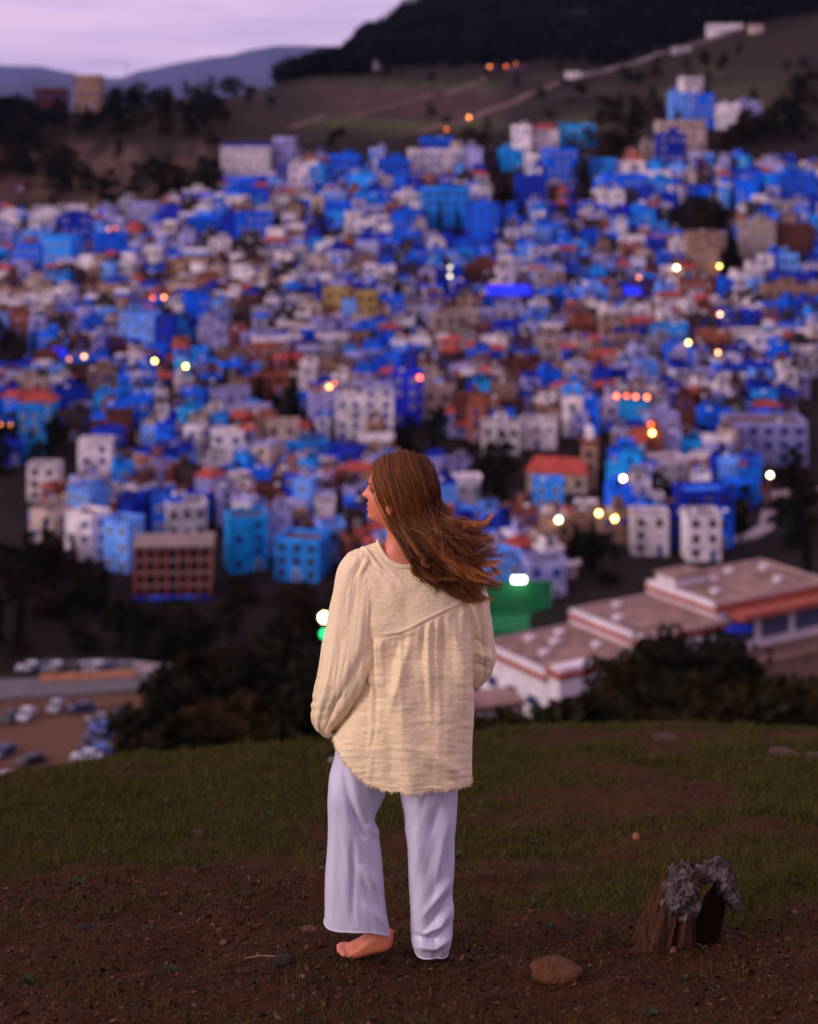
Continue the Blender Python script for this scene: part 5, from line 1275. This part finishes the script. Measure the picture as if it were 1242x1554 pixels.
for K, sd_, ex in ((SL, 3.0, [([(575, 838), (556, 872)], 4, -.008), ([(566, 835), (544, 872)], 4, .008), ([(556, 838), (535, 880)], 4, -.006), ([(575, 900), (560, 980), (530, 1050)], 8, -.010), ([(555, 900), (540, 990), (505, 1075)], 9, .010), ([(520, 960), (500, 1040)], 7, -.008), ([(580, 960), (575, 1000)], 5, .008), ([(520, 1050), (500, 1090)], 5, -.008)]),
                   (SRt, 8.0, [([(718, 965), (742, 985)], 4, -.010), ([(718, 985), (745, 1000)], 4, .010), ([(718, 1005), (744, 1014)], 4, -.010)])):
    V = sleeve(K, 130, 120, sd_, .026, ex); o = link('sleeve', np_mesh('sleeve', V.reshape(-1, 3), grid_faces(130, 120), [M_SLEEVE], True), bl)
    so_ = o.modifiers.new('s', 'SOLIDIFY'); so_.thickness = .003; so_.offset = -1

# ---------------- trousers
KL = [(556, 1075, 606, 1075, 1075, -.080, 1075, .08), (513, 1130, 602, 1130, 1130, -.085, 1130, .09), (498, 1200, 586, 1200, 1200, -.090, 1200, .09), (495, 1240, 567, 1240, 1240, -.08, 1240, .10), (494, 1264, 573, 1264, 1264, -.080, 1264, .105), (492, 1300, 578, 1300, 1300, -.080, 1300, .11),
      (490, 1350, 582, 1356, 1352, -.085, 1350, .115), (488, 1397, 592, 1415, 1414, -.09, 1385, .115)]
KR = [(596, 1075, 706, 1075, 1075, -.090, 1075, .09), (603, 1140, 702, 1140, 1140, -.095, 1140, .09), (607, 1203, 697, 1203, 1203, -.092, 1203, .09), (617, 1270, 692, 1270, 1270, -.086, 1270, .09), (621, 1340, 688, 1340, 1340, -.080, 1340, .085), (623, 1400, 686, 1400, 1400, -.080, 1400, .082),
      (624, 1425, 685, 1428, 1434, -.082, 1425, .082), (630, 1439, 680, 1444, 1456, -.070, 1436, .075)]
def dl(px, py, ph, t, V):
    bk = sstep(-.3, .2, np.sin(ph))
    return .020 * (vn(px / 24 + 2, py / 260) - .5) * sstep(.15, .5, t) + .008 * (vn(px / 9 - (py - 1200) / 60, py / 80) - .5) + ridges(px, py, bk, [([(511, 1130), (528, 1205), (548, 1262), (558, 1275)], 7, -.016), ([(525, 1140), (542, 1215), (562, 1262)], 10, .012), ([(553, 1250), (574, 1268)], 5, .012),
        ([(536, 1270), (536, 1400)], 5, -.010), ([(545, 1310), (572, 1350)], 7, .010), ([(548, 1330), (575, 1385)], 6, -.008), ([(510, 1180), (505, 1395)], 9, .010), ([(548, 1370), (590, 1408)], 6, .008)])
def dr(px, py, ph, t, V):
    bk = sstep(-.3, .2, np.sin(ph))
    return .014 * (vn(px / 20 + 7, py / 240) - .5) * sstep(.15, .5, t) + .006 * (vn(px / 9 + (py - 1200) / 40, py / 60) - .5) + ridges(px, py, bk, [([(668, 1215), (655, 1270)], 8, -.010), ([(686, 1220), (668, 1300), (660, 1345)], 6, .010), ([(630, 1250), (640, 1330)], 8, .008), ([(684, 1330), (664, 1362), (640, 1395)], 6, .012),
        ([(686, 1352), (668, 1385), (646, 1412)], 5, -.012), ([(685, 1375), (668, 1405), (640, 1420)], 5, .014), ([(626, 1418), (660, 1428), (684, 1400)], 4.5, -.014), ([(632, 1436), (662, 1440), (684, 1420)], 5, .012), ([(676, 1260), (676, 1340)], 5, -.008)])
tro = empty('trousers', (0, 0, 0), 0, woman)
tro['label'] = 'wide white satin trousers'
for K, f_ in ((KL, dl), (KR, dr)):
    V, _ = garment(K, 220, 170, 2.25, f_); o = link('trouser_leg', np_mesh('trouser_leg', V.reshape(-1, 3), grid_faces(220, 170), [M_SATIN], True), tro)
    so_ = o.modifiers.new('s', 'SOLIDIFY'); so_.thickness = .002; so_.offset = -1
    b = MB(); hemr = [Vector(p) for p in V[-1]]; hr = []
    for i in list(range(0, 170, 2)) + [0]:
        p = hemr[i]; c = Vector(V[-1].mean(0)); o_ = p - c; o_.z = 0; o_.normalize(); hr.append([p + o_ * (.0022 * math.cos(a)) + Vector((0, 0, .0028 * math.sin(a))) for a in np.linspace(0, 2 * math.pi, 6, endpoint=False)])
    b.loft(hr, 0, False, False); b.build('hem', [M_HEM], o, True)
KH = [(552, 1010, 704, 1010, 1010, -.080, 1010, .08), (548, 1060, 706, 1060, 1060, -.088, 1060, .09), (538, 1100, 706, 1100, 1100, -.092, 1100, .09), (528, 1135, 702, 1135, 1135, -.09, 1135, .08), (535, 1165, 690, 1165, 1165, -.05, 1165, .05)]
V, _ = garment(KH, 60, 120, 2.3, lambda px, py, ph, t, V: px * 0); link('waistband', np_mesh('waistband', V.reshape(-1, 3), grid_faces(60, 120), [M_SATIN], True), tro)

# ---------------- hair
hairm = bpy.data.materials.new('brown_hair'); hairm.use_nodes = True; n = hairm.node_tree; bs = n.nodes['Principled BSDF']; ca = n.nodes.new('ShaderNodeVertexColor'); ca.layer_name = 'Col'
n.links.new(ca.outputs[0], bs.inputs['Base Color']); bs.inputs['Roughness'].default_value = .45; bs.inputs['Specular IOR Level'].default_value = .22
hr_ = np.random.RandomState(21)
SKC = W(611.5, 740); SKR = np.array([.1065, .083, .114])
def on_skull(px, py, side, k=1.0):
    """point on the hair shell over the skull at that photo position; side -1 = towards the viewer"""
    x = (px - CX) / F * WD - WX; z = CAMZ + (HY - py) / F * WD
    q = 1 - ((x - SKC[0]) / (SKR[0] * k)) ** 2 - ((z - SKC[2]) / (SKR[2] * k)) ** 2
    return np.array([x, side * SKR[1] * k * math.sqrt(max(q, .0)), z])
guides = []
ncl = 340
for c in range(ncl):
    side = -1 if c < ncl * .70 else 1
    s_ = hr_.rand() ** .85
    k = 1.0 - .05 * hr_.rand()
    root = on_skull(np.interp(s_, [0, .25, .6, 1], [571, 585, 612, 640]), np.interp(s_, [0, .25, .6, 1], [706, 695, 689, 696]), side, 1.0); root[1] = side * abs(root[1]) * .12
    m1 = on_skull(np.interp(s_, [0, .3, .65, 1], [570, 590, 622, 653]), np.interp(s_, [0, .3, .65, 1], [722, 712, 707, 715]), side, k)
    m2 = on_skull(np.interp(s_, [0, .3, .65, 1], [576.5, 600, 634, 659]), np.interp(s_, [0, .3, .65, 1], [745, 740, 738, 742]), side, k)
    m3 = on_skull(np.interp(s_, [0, .3, .65, 1], [589, 610, 642, 662]), np.interp(s_, [0, .3, .65, 1], [769, 770, 768, 764]), side, k * 1.02)
    m4 = W(np.interp(s_, [0, .3, .65, 1], [598, 620, 650, 672]) + hr_.normal(0, 3), np.interp(s_, [0, .3, .65, 1], [797, 800, 797, 788]) + hr_.normal(0, 3), side * (.060 + .012 * hr_.rand()) if side < 0 else .04)
    q = np.clip(.06 + .66 * s_ + hr_.normal(0, .22), 0, 1)
    # the wind fans the lengths out: q = 0 hangs down the back, q = 1 streams out level
    L_ = .28 + .85 * hr_.rand() ** 1.4 if c % 8 else hr_.uniform(1.0, 1.28)
    mx_ = np.interp(q, [0, .25, .5, .75, 1], [628, 645, 664, 682, 690]); my_ = np.interp(q, [0, .25, .5, .75, 1], [840, 836, 826, 812, 796])
    tx = np.interp(q, [0, .2, .4, .6, .8, 1], [664, 688, 722, 740, 746, 744]); ty = np.interp(q, [0, .2, .4, .6, .8, 1], [888, 904, 902, 872, 828, 790])
    dy_ = -.078 + side * .02 + .018 * hr_.normal()
    m5 = W(mx_ + hr_.normal(0, 4), my_ + hr_.normal(0, 4), dy_)
    ex, ey = mx_ + (tx - mx_) * L_ + hr_.normal(0, 5), my_ + (ty - my_) * L_ + hr_.normal(0, 5)
    wob = hr_.normal(0, 1)
    nx_, ny_ = -(ty - my_), (tx - mx_); nl = math.hypot(nx_, ny_); nx_, ny_ = nx_ / nl, ny_ / nl
    def mid(f, o_): return W(mx_ + (ex - mx_) * f + nx_ * o_, my_ + (ey - my_) * f + ny_ * o_, dy_ + .02 * hr_.normal() * f)
    m6 = mid(.36, (5.0 * wob + 4) * L_); m7 = mid(.70, (-4.0 * wob + 3) * L_); tip = mid(1.0, (4 * wob - 5) * L_)
    guides.append((np.array([root, m1, m2, m3, m4, m5, m6, m7, tip]), s_, q, side))
HVv = []; HQ = []; HC = []; off = 0; SEG = 24
for g, s_, q, side in guides:
    base = cr_keys(g, SEG); t = np.linspace(0, 1, SEG)
    ncs = 21; tone_c = hr_.rand() ** 1.6
    for k in range(ncs):
        spread = np.interp(t, [0, .3, .55, .72, .9, 1], [.0065, .0078, .0080, .0050, .0034, .0028]); o_ = hr_.normal(size=3) * spread[:, None] * np.array([1, .45, 1])
        wv_ = .003 * np.sin(t * (9 + 4 * hr_.rand()) + hr_.rand() * 6.3)[:, None] * np.array([.3, 1, .8]) * np.interp(t, [0, .5, 1], [0, .5, 1.4])[:, None]
        p = base + o_ + wv_
        stray = hr_.rand() < .05
        if stray: p = p + np.outer(np.interp(t, [0, .55, 1], [0, 0, 1]), hr_.normal(size=3) * np.array([.022, .015, .028]))
        r_ = np.sqrt((((p - SKC) / (SKR * .985)) ** 2).sum(1)); fix = (r_ < 1) & (t < .55); p[fix] = SKC + (p[fix] - SKC) / r_[fix][:, None]
        sl = 1 if stray else np.clip(hr_.normal(1, .06), .8, 1)
        rad = np.interp(t, [0, .08, .5, .75, 1], [.0005, .0007, .0012, .0009, .0002]) * (.5 if stray else 1) * (.7 + .6 * hr_.rand())
        tg = np.gradient(p, axis=0); tg /= np.linalg.norm(tg, axis=1)[:, None]; up = np.array([.3, -1, .2]); u = up - tg * (tg @ up)[:, None]; u /= np.linalg.norm(u, axis=1)[:, None]; v = np.cross(tg, u)
        rg3 = np.stack([p + u * rad[:, None] * .8, p + v * rad[:, None] - u * rad[:, None] * .4, p - v * rad[:, None] - u * rad[:, None] * .4], 1)
        HVv.append(rg3.reshape(-1, 3)); HQ.append(grid_faces(SEG, 3, off)); off += SEG * 3
        dk = np.array([.045, .013, .005]); lt = np.array([.66, .24, .060])
        tone = np.clip(.05 + .42 * hr_.rand() * tone_c + .85 * np.interp(t, [0, .5, .72, 1], [0, .03, .42, .85]) * (.25 + 1.0 * tone_c) * (.35 + .75 * q) + (.20 * (1 - s_) if side < 0 else 0) * np.interp(t, [0, .3, .6], [1, 1, 0]), 0, 1)  # tips naturally lighter; nape shadow and front crown highlight put into the strand colour
        HC.append(np.repeat(dk + (lt - dk) * tone[:, None], 3, 0))
hme = np_mesh('hair', np.concatenate(HVv), np.concatenate(HQ), [hairm], True); vcol(hme, np.concatenate(HC)); hair = link('hair', hme, woman); hair['label'] = 'long wavy brown hair blown sideways'
# scalp layer under the strands
cap = ell(60, 40, (0, 0, 0), SKR * .98) + SKC
keep = cap.reshape(-1, 3); pxx, pyy = to_px(keep); Q = grid_faces(40, 60); qc = np.stack([pxx[Q].mean(1), pyy[Q].mean(1)], 1)
lim = np.interp(qc[:, 1], [690, 706, 722, 745, 769, 790], [560, 572, 573, 580, 594, 600]); Q = Q[(qc[:, 0] > lim) & (qc[:, 1] < 800)]
cme = np_mesh('scalp_hair', keep, Q, [hairm], True); vcol(cme, np.tile([.050, .017, .008], (len(keep), 1))); link('scalp_hair', cme, hair)
# ================================================================ turf, litter, stones and the stump on the knoll
def gnear(X, d): return ground_z(X, d) + relief(X, d)
gr_ = np.random.RandomState(9)
def near_mask(X, d):
    g1 = fbm(X * 0.9 + 40, d * 0.9 + 11, 4); g2 = fbm(X * 3.3 + 4, d * 3.3, 3)
    wn = sstep(6.55, 5.75, d + (g1 - .5) * 3.0 + (g2 - .5) * .9 + .16 * X)
    return np.clip(sstep(0.34, 0.54, g1 * .55 + g2 * .45), 0, 1) * (1 - wn) + wn * (.05 + .35 * sstep(.55, .7, g2)), wn
def scatter(n, dlo, dhi):
    u = gr_.uniform(-420, 1720, n); d = 1 / gr_.uniform(1 / dhi, 1 / dlo, n) if False else np.sqrt(gr_.uniform(dlo ** 2, dhi ** 2, n))
    return (u - CX) / F * d, d
X, D = scatter(620000, 3.9, 12.0); m, wn = near_mask(X, D)
keep = gr_.rand(len(X)) < (m * .62 + .015) * np.clip(1.25 - (D - 5) * .09, .35, 1); X, D = X[keep], D[keep]
# gather blades into tufts
tx, td = X[::1], D[::1]
Z = gnear(tx, td); nb = len(tx); a = gr_.uniform(0, 6.28, nb); h = gr_.uniform(.010, .034, nb) * (1 + .9 * (vn(tx * 5, td * 5) > .72)); wd_ = gr_.uniform(.0010, .0022, nb) * (1 + (td - 5) * .12)
ln = gr_.uniform(.2, 1.0, nb) * h; b2 = gr_.uniform(0, 6.28, nb)
p0 = np.stack([tx - np.cos(a) * wd_, td - np.sin(a) * wd_, Z - .004], 1); p1 = np.stack([tx + np.cos(a) * wd_, td + np.sin(a) * wd_, Z - .004], 1)
p2 = np.stack([tx + np.cos(b2) * ln, td + np.sin(b2) * ln, Z + h], 1)
V = np.stack([p0, p1, p2], 1).reshape(-1, 3); Q = np.arange(len(V)).reshape(-1, 3)
gcol = np.array([[.054, .056, .005], [.086, .074, .008], [.096, .060, .015], [.032, .034, .005]])[gr_.choice(4, nb, p=[.42, .25, .15, .18])] * gr_.uniform(.6, 1.25, (nb, 1))
def attr_mat(name, rough):
    m = bpy.data.materials.new(name); m.use_nodes = True; n = m.node_tree; bs = n.nodes['Principled BSDF']; bs.inputs['Roughness'].default_value = rough; bs.inputs['Specular IOR Level'].default_value = .15
    c = n.nodes.new('ShaderNodeVertexColor'); c.layer_name = 'Col'
    ge = n.nodes.new('ShaderNodeNewGeometry'); nz = n.nodes.new('ShaderNodeTexNoise'); nz.inputs['Scale'].default_value = 60; n.links.new(ge.outputs['Position'], nz.inputs['Vector'])
    mr = n.nodes.new('ShaderNodeMapRange'); mr.inputs[3].default_value = .6; mr.inputs[4].default_value = 1.4; n.links.new(nz.outputs[0], mr.inputs[0])
    ml = n.nodes.new('ShaderNodeVectorMath'); ml.operation = 'SCALE'; n.links.new(c.outputs[0], ml.inputs[0]); n.links.new(mr.outputs[0], ml.inputs['Scale']); n.links.new(ml.outputs[0], bs.inputs['Base Color']); return m
me = np_mesh('grass', V, Q, [attr_mat('turf_blade', .8)]); vcol(me, np.repeat(gcol, 3, 0)); tag(link('grass', me), 'short patchy green and brown turf on the knoll', 'grass', kind='stuff')
# dead leaves, chips and crumbs of soil
X, D = scatter(190000, 3.9, 9.5); m, wn = near_mask(X, D); keep = gr_.rand(len(X)) < (.10 + .62 * wn) * np.clip(1.4 - (D - 4.5) * .17, .2, 1); X, D = X[keep], D[keep]; nb = len(X)
Z = gnear(X, D); s = gr_.gamma(1.6, .0022, nb) + .0016; s = np.minimum(s, .018); a = gr_.uniform(0, 6.28, nb); nrm = gr_.normal(size=(nb, 3)) * .55 + np.array([0, .1, 1]); nrm /= np.linalg.norm(nrm, axis=1)[:, None]
t1 = np.stack([np.cos(a), np.sin(a), 0 * a], 1); t1 -= nrm * (t1 * nrm).sum(1)[:, None]; t1 /= np.linalg.norm(t1, axis=1)[:, None]; t2 = np.cross(nrm, t1)
c = np.stack([X, D, Z + s * .3], 1); el = gr_.uniform(.3, .9, (nb, 1)); s_ = s[:, None]
up_ = nrm * s_ * gr_.uniform(.1, .5, (nb, 1))
V = np.stack([c - t1 * s_, c - t2 * s_ * el, c + t1 * s_, c + t2 * s_ * el, c + up_], 1).reshape(-1, 3); o5 = np.arange(nb)[:, None] * 5
Q = np.concatenate([o5 + np.array([[0, 1, 4]]), o5 + np.array([[1, 2, 4]]), o5 + np.array([[2, 3, 4]]), o5 + np.array([[3, 0, 4]])])
lc = np.array([[.090, .034, .012], [.046, .019, .008], [.15, .075, .034], [.030, .016, .008], [.16, .10, .062], [.11, .038, .017]])[gr_.choice(6, nb, p=[.28, .28, .12, .22, .03, .07])] * gr_.uniform(.4, .95, (nb, 1))
me = np_mesh('leaf_litter', V, Q, [attr_mat('litter', .9)]); vcol(me, np.repeat(lc, 5, 0)); tag(link('leaf_litter', me), 'brown leaf litter, chips and soil crumbs over the bare earth', 'litter', kind='stuff')
# low weeds
X, D = scatter(900, 4.0, 8.5); m, wn = near_mask(X, D); keep = gr_.rand(len(X)) < .10 + .25 * m; X, D = X[keep], D[keep]
VV = []; CC = []
for x, d in zip(X, D):
    z = float(gnear(np.array([x]), np.array([d]))[0]); n_ = gr_.randint(6, 16); sz = gr_.uniform(.012, .03)
    for k in range(n_):
        a = gr_.uniform(0, 6.28); L = sz * gr_.uniform(.6, 1.3); e = gr_.uniform(.2, 1.0); dx, dy = math.cos(a), math.sin(a); w_ = L * .22
        VV += [(x, d, z), (x + dx * L * .55 - dy * w_, d + dy * L * .55 + dx * w_, z + L * e * .7), (x + dx * L, d + dy * L, z + L * e * .6), (x + dx * L * .55 + dy * w_, d + dy * L * .55 - dx * w_, z + L * e * .7)]
        CC += [np.array([.030, .042, .012]) * gr_.uniform(.6, 1.3)] * 4
me = np_mesh('weeds', np.array(VV), np.arange(len(VV)).reshape(-1, 4), [attr_mat('weed_leaf', .7)]); vcol(me, np.array(CC)); tag(link('weeds', me), 'small dark weeds dotted over the bare earth', 'weeds', kind='stuff')
# stones one can tell apart
def nearpt(px, py):
    D = np.linspace(3.5, 12, 1500); Xs = (px - CX) / F * D; y = HY + F * (CAMZ - gnear(Xs, D)) / D; k = np.nonzero(y <= py)[0]; i = k[0] if len(k) else -1; return Xs[i], D[i], float(gnear(Xs[i:i + 1], D[i:i + 1])[0])
def stone(px, py, wpx, hpx, dep, col, label, seed, rz=0.0):
    x, d, z = nearpt(px, py); s = d / F; rs = np.random.RandomState(seed)
    r, c = 18, 30; th = np.linspace(.03, math.pi - .03, r); ph = np.linspace(0, 2 * math.pi, c, endpoint=False)
    T, PHI = np.meshgrid(th, ph, indexing='ij'); n0 = np.stack([np.sin(T) * np.cos(PHI), np.sin(T) * np.sin(PHI), np.cos(T)], -1)
    k = 1 + .34 * (fbm(n0[..., 0] * 1.6 + seed, n0[..., 1] * 1.6 + n0[..., 2] * 1.9, 4) - .5) + .12 * (fbm(n0[..., 0] * 5 + seed, n0[..., 2] * 5 + n0[..., 1] * 4, 3) - .5)
    for q in range(7):
        ax = rs.normal(size=3); ax /= np.linalg.norm(ax); lim = rs.uniform(.72, .92); dt = (n0 * k[..., None]) @ ax; k = np.where(dt > lim, k * lim / np.maximum(dt, 1e-6), k)
    V = n0 * k[..., None] * np.array([wpx * s / 2, dep / 2, hpx * s * .62]); V[..., 2] += hpx * s * .25
    b = MB(); b.loft([list(map(tuple, q)) for q in V]); o = b.build('stone', [mat('stone_%s' % seed, col, .9, .45, 22, bump=.8, bscale=120, coord='obj')], None, True, (x, d, z), rz)
    for p_ in o.data.polygons: p_.use_smooth = True
    tag(o, label, 'stone', 'stones on the knoll')
stone(846, 1482, 84, 30, .15, (.12, .046, .015), 'broad flat ochre stone lying on the bare earth', 1)
stone(1066, 1426, 18, 16, .04, (.20, .085, .06), 'small pinkish stone at the foot of the stump', 2)
stone(1022, 1446, 12, 10, .03, (.17, .075, .05), 'reddish pebble against the base of the stump', 3)
stone(966, 1273, 13, 10, .035, (.33, .13, .075), 'small orange stone alone in the green turf', 4)
stone(1192, 1147, 50, 6, .25, (.085, .045, .026), 'pale flat rock slab near the edge of the knoll', 5)
stone(1010, 1122, 40, 7, .2, (.08, .036, .024), 'brown rock showing at the brow of the knoll', 6)
stone(505, 1160, 18, 12, .07, (.22, .18, .18), 'small grey stone on the brow behind the woman', 7)
stone(432, 1462, 34, 14, .06, (.035, .022, .018), 'dark flat stone with a twig beside it', 8)
stone(470, 1412, 26, 6, .05, (.15, .066, .036), 'thin brown stone beside the trouser hem', 9)
stone(339, 1432, 12, 7, .03, (.15, .075, .042), 'small pale pebble in the bare earth', 10)
stone(300, 1268, 26, 8, .09, (.085, .036, .018), 'reddish clod in the thin grass', 11)
stone(130, 1412, 30, 12, .06, (.025, .02, .016), 'dark clod at the edge of the grass', 12)
stone(1240, 1150, 40, 5, .2, (.075, .04, .024), 'brown rock at the far edge beside the pale slab', 13)
x, d, z = nearpt(405, 1457); b = MB(); b.tube([(-.07, 0, .006), (-.02, .004, .012), (.03, -.002, .012), (.07, .006, .018)], [.002, .0035, .0038, .0025], 7); o = b.build('twig', [mat('twig_wood', (.20, .12, .08), .9, .3, 40, coord='obj')], None, True, (x, d, z)); tag(o, 'thin dry twig beside the dark flat stone', 'twig')
# ---------------- the weathered stump
sx, sd_, sz = nearpt(1006, 1436); KS = sd_ / F
def SP(px, py, y=0.0): return Vector(((px - CX) / F * (sd_ + y) - sx, y, CAMZ + (HY - py) / F * (sd_ + y) - sz))
stump = empty('tree_stump', (sx, sd_, sz)); tag(stump, 'broken weathered stump with grey splintered top arching over a hollow', 'stump')
def wood(name, c0, c1, bs_=1.0):
    m = bpy.data.materials.new(name); m.use_nodes = True; n = m.node_tree; p = n.nodes['Principled BSDF']; p.inputs['Roughness'].default_value = .92; p.inputs['Specular IOR Level'].default_value = .1
    t = n.nodes.new('ShaderNodeTexCoord'); mp_ = n.nodes.new('ShaderNodeMapping'); mp_.inputs['Scale'].default_value = (1, 1, .16); mp_.inputs['Rotation'].default_value = (0, R(-14), 0)
    nz = n.nodes.new('ShaderNodeTexNoise'); nz.inputs['Scale'].default_value = 75; nz.inputs['Detail'].default_value = 7; nz.inputs['Roughness'].default_value = .7; n.links.new(t.outputs['Object'], mp_.inputs[0]); n.links.new(mp_.outputs[0], nz.inputs['Vector'])
    r = n.nodes.new('ShaderNodeValToRGB'); r.color_ramp.elements[0].position = .36; r.color_ramp.elements[0].color = (*c0, 1); r.color_ramp.elements[1].position = .64; r.color_ramp.elements[1].color = (*c1, 1); n.links.new(nz.outputs[0], r.inputs[0]); n.links.new(r.outputs[0], p.inputs['Base Color'])
    bp = n.nodes.new('ShaderNodeBump'); bp.inputs['Strength'].default_value = bs_; bp.inputs['Distance'].default_value = .006; n.links.new(nz.outputs[0], bp.inputs['Height']); n.links.new(bp.outputs[0], p.inputs['Normal']); return m
M_ST1 = wood('stump_brown_wood', (.026, .011, .005), (.105, .046, .022)); M_ST2 = mat('stump_grey_lichen', (.20, .155, .135), .95, .9, 34, bump=.9, bscale=190, coord='obj', dark=(.020, .011, .008), detail=7)
K = [(1004, 1452, 0, 52), (1004, 1436, 0, 46), (1008, 1412, 0, 41), (1016, 1385, .0, 36), (1026, 1358, .0, 31), (1036, 1335, .0, 26), (1042, 1318, 0, 17)]
Kc = cr_keys(K, 40); V = np.zeros((40, 90, 3)); ph = np.linspace(0, 2 * math.pi, 90, endpoint=False)
for i, k in enumerate(Kc):
    c = SP(k[0], k[1], k[2]); t = i / 39; fl_ = .30 * (fbm(np.cos(ph) * 2.4 + 5 + t * .5, np.sin(ph) * 2.4 + t * .4, 3) - .5) + .30 * (vn(np.cos(ph) * 5 + 9, np.sin(ph) * 5 + t * .8) - .5) * (1 - t * .3) + .16 * (vn(np.cos(ph) * 14 + 9 + t, np.sin(ph) * 14) - .5)
    slit = -.5 * np.exp(-((ph - 4.9 - .12 * np.sin(t * 4)) / .10) ** 2) * sstep(.0, .2, t) * sstep(.8, .5, t)
    rr = k[3] * KS * (1 + fl_ * 1.3 + slit); V[i, :, 0] = c.x + np.cos(ph) * rr; V[i, :, 1] = c.y + np.sin(ph) * rr * .85; V[i, :, 2] = c.z + .010 * (vn(np.cos(ph) * 3, np.sin(ph) * 3) - .5) * (2 + 3 * t) + (rr * np.cos(ph)) * -.18 * t
o = link('trunk', np_mesh('trunk', np.concatenate([V.reshape(-1, 3)]), grid_faces(40, 90), [M_ST1], True), stump)
rs = Rnd(12)
def shard(b, p, d, L, r, n=6):
    d = Vector(d).normalized(); u = d.orthogonal().normalized(); v = d.cross(u); rings = []; a0 = rs.uniform(0, 6.28); bend = Vector((rs.uniform(-.2, .2), rs.uniform(-.2, .2), rs.uniform(-.2, .2))) * L
    for t, q in ((-.25, .75), (.1, 1.0), (.45, 1.0), (.75, .78), (1.0, .34)):
        c = p + d * (L * t) + bend * t * t; rings.append([c + (u * math.cos(a0 + k * 6.283 / n) + v * math.sin(a0 + k * 6.283 / n) * .6) * (r * q * rs.uniform(.6, 1.35)) for k in range(n)])
    b.loft(rings)
def n3(V, s, seed): return fbm(V[..., 0] * s + seed, V[..., 2] * s + V[..., 1] * s * 1.7 + seed, 4)
def rough_tube(name, keys, rows, N, amp, flat, seed, mt):
    K = cr_keys(keys, rows); C = np.array([SP(k[0], k[1], k[2]) for k in K]); t = np.gradient(C, axis=0); t /= np.linalg.norm(t, axis=1)[:, None]; ph = np.linspace(0, 2 * math.pi, N, endpoint=False); V = np.zeros((rows, N, 3)); nn = np.zeros((rows, N, 3))
    for i in range(rows):
        u = np.array([0, 1., 0]); u = u - t[i] * u.dot(t[i]); u /= np.linalg.norm(u); v = np.cross(t[i], u); nn[i] = np.outer(np.cos(ph), v) + np.outer(np.sin(ph), u) * flat; V[i] = C[i] + nn[i] * K[i, 3] * KS
    d1 = n3(V, 38, seed) - .5; d2 = n3(V, 120, seed + 3) - .5; spike = np.maximum(n3(V, 210, seed + 7) - .52, 0)
    D = np.repeat(K[:, 3:4] * KS, N, 1) * amp * (1.7 * d1 + .8 * d2 + .9 * spike)
    end = np.minimum(np.linspace(0, 1, rows), np.linspace(1, 0, rows)) * 8; V = C[:, None] + (V - C[:, None]) * np.clip(end, 0, 1)[:, None, None] ** .5 + nn * D[..., None]
    V[..., 2] += .016 * (n3(V, 60, seed + 11) - .5) * 2
    o = link(name, np_mesh(name, V.reshape(-1, 3), grid_faces(rows, N), [mt], True), stump); return o
rough_tube('lichened_top', [(1016, 1392, -.048, 8), (1022, 1376, -.044, 18), (1030, 1356, -.036, 22), (1035, 1338, -.026, 21), (1036, 1322, -.015, 17), (1035, 1310, -.012, 7)], 70, 110, .75, .75, 1.0, M_ST2)
rough_tube('lichened_lump', [(1030, 1398, -.055, 6), (1040, 1388, -.052, 11), (1050, 1378, -.043, 11), (1058, 1364, -.035, 8)], 34, 60, .8, .8, 4.0, M_ST2)
rough_tube('splintered_arch', [(1056, 1340, .0, 8), (1067, 1328, .0, 11), (1083, 1319, .01, 14), (1098, 1328, .015, 13), (1107, 1345, .02, 13), (1114, 1363, .02, 11), (1120, 1376, .015, 9), (1127, 1384, .01, 5)], 90, 70, .85, .8, 9.0, M_ST2)
b = MB()
for px_, py_, dx_ in ((1080, 1312, -.1), (1088, 1308, .05), (1074, 1318, -.3), (1022, 1318, -.2), (1044, 1312, .1), (1096, 1318, .3), (1066, 1322, -.2)):
    shard(b, SP(px_, py_, 0), (dx_, -.1, 1), rs.uniform(.014, .026), rs.uniform(.006, .009), 7)
b.build('splinter_tips', [M_ST2], stump)['kind'] = 'stuff'
b = MB(); b.tube([SP(1056, 1446, .03), SP(1072, 1405, .055), SP(1084, 1372, .06), SP(1094, 1345, .045)], [.062, .052, .040, .024], 14); b.build('hollow_back', [mat('stump_hollow_shade', (.024, .012, .006), .95, .6, 40, bump=.9, bscale=120, coord='obj', stretch=(1, 1, .2), spec=.03)], stump, True)  # dark piece added behind the arch, shade of the hollow put into its colour
b = MB(); b.tube([SP(975, 1438, -.03), SP(958, 1448, -.05), SP(940, 1456, -.07)], [.022, .014, .004], 8); b.build('root', [M_ST1], stump, True)
b = MB(); b.tube([SP(1030, 1440, -.05), SP(1042, 1452, -.09), SP(1052, 1462, -.12)], [.02, .012, .004], 8); b.build('root', [M_ST1], stump, True)
# ================================================================ haze
hm = bpy.data.materials.new('haze_air'); hm.use_nodes = True
n = hm.node_tree; n.nodes.clear()
o_ = n.nodes.new('ShaderNodeOutputMaterial'); pv = n.nodes.new('ShaderNodeVolumePrincipled')
pv.inputs['Color'].default_value = (.38, .48, 1.0, 1); pv.inputs['Density'].default_value = 1.5e-5
n.links.new(pv.outputs[0], o_.inputs['Volume'])
hb = MB(); hb.box((0, 11300, -420), (44000, 25000, 2000)); 
tag(hb.build('haze', hm), 'thin bluish evening haze filling the valley air', 'haze', kind='stuff')
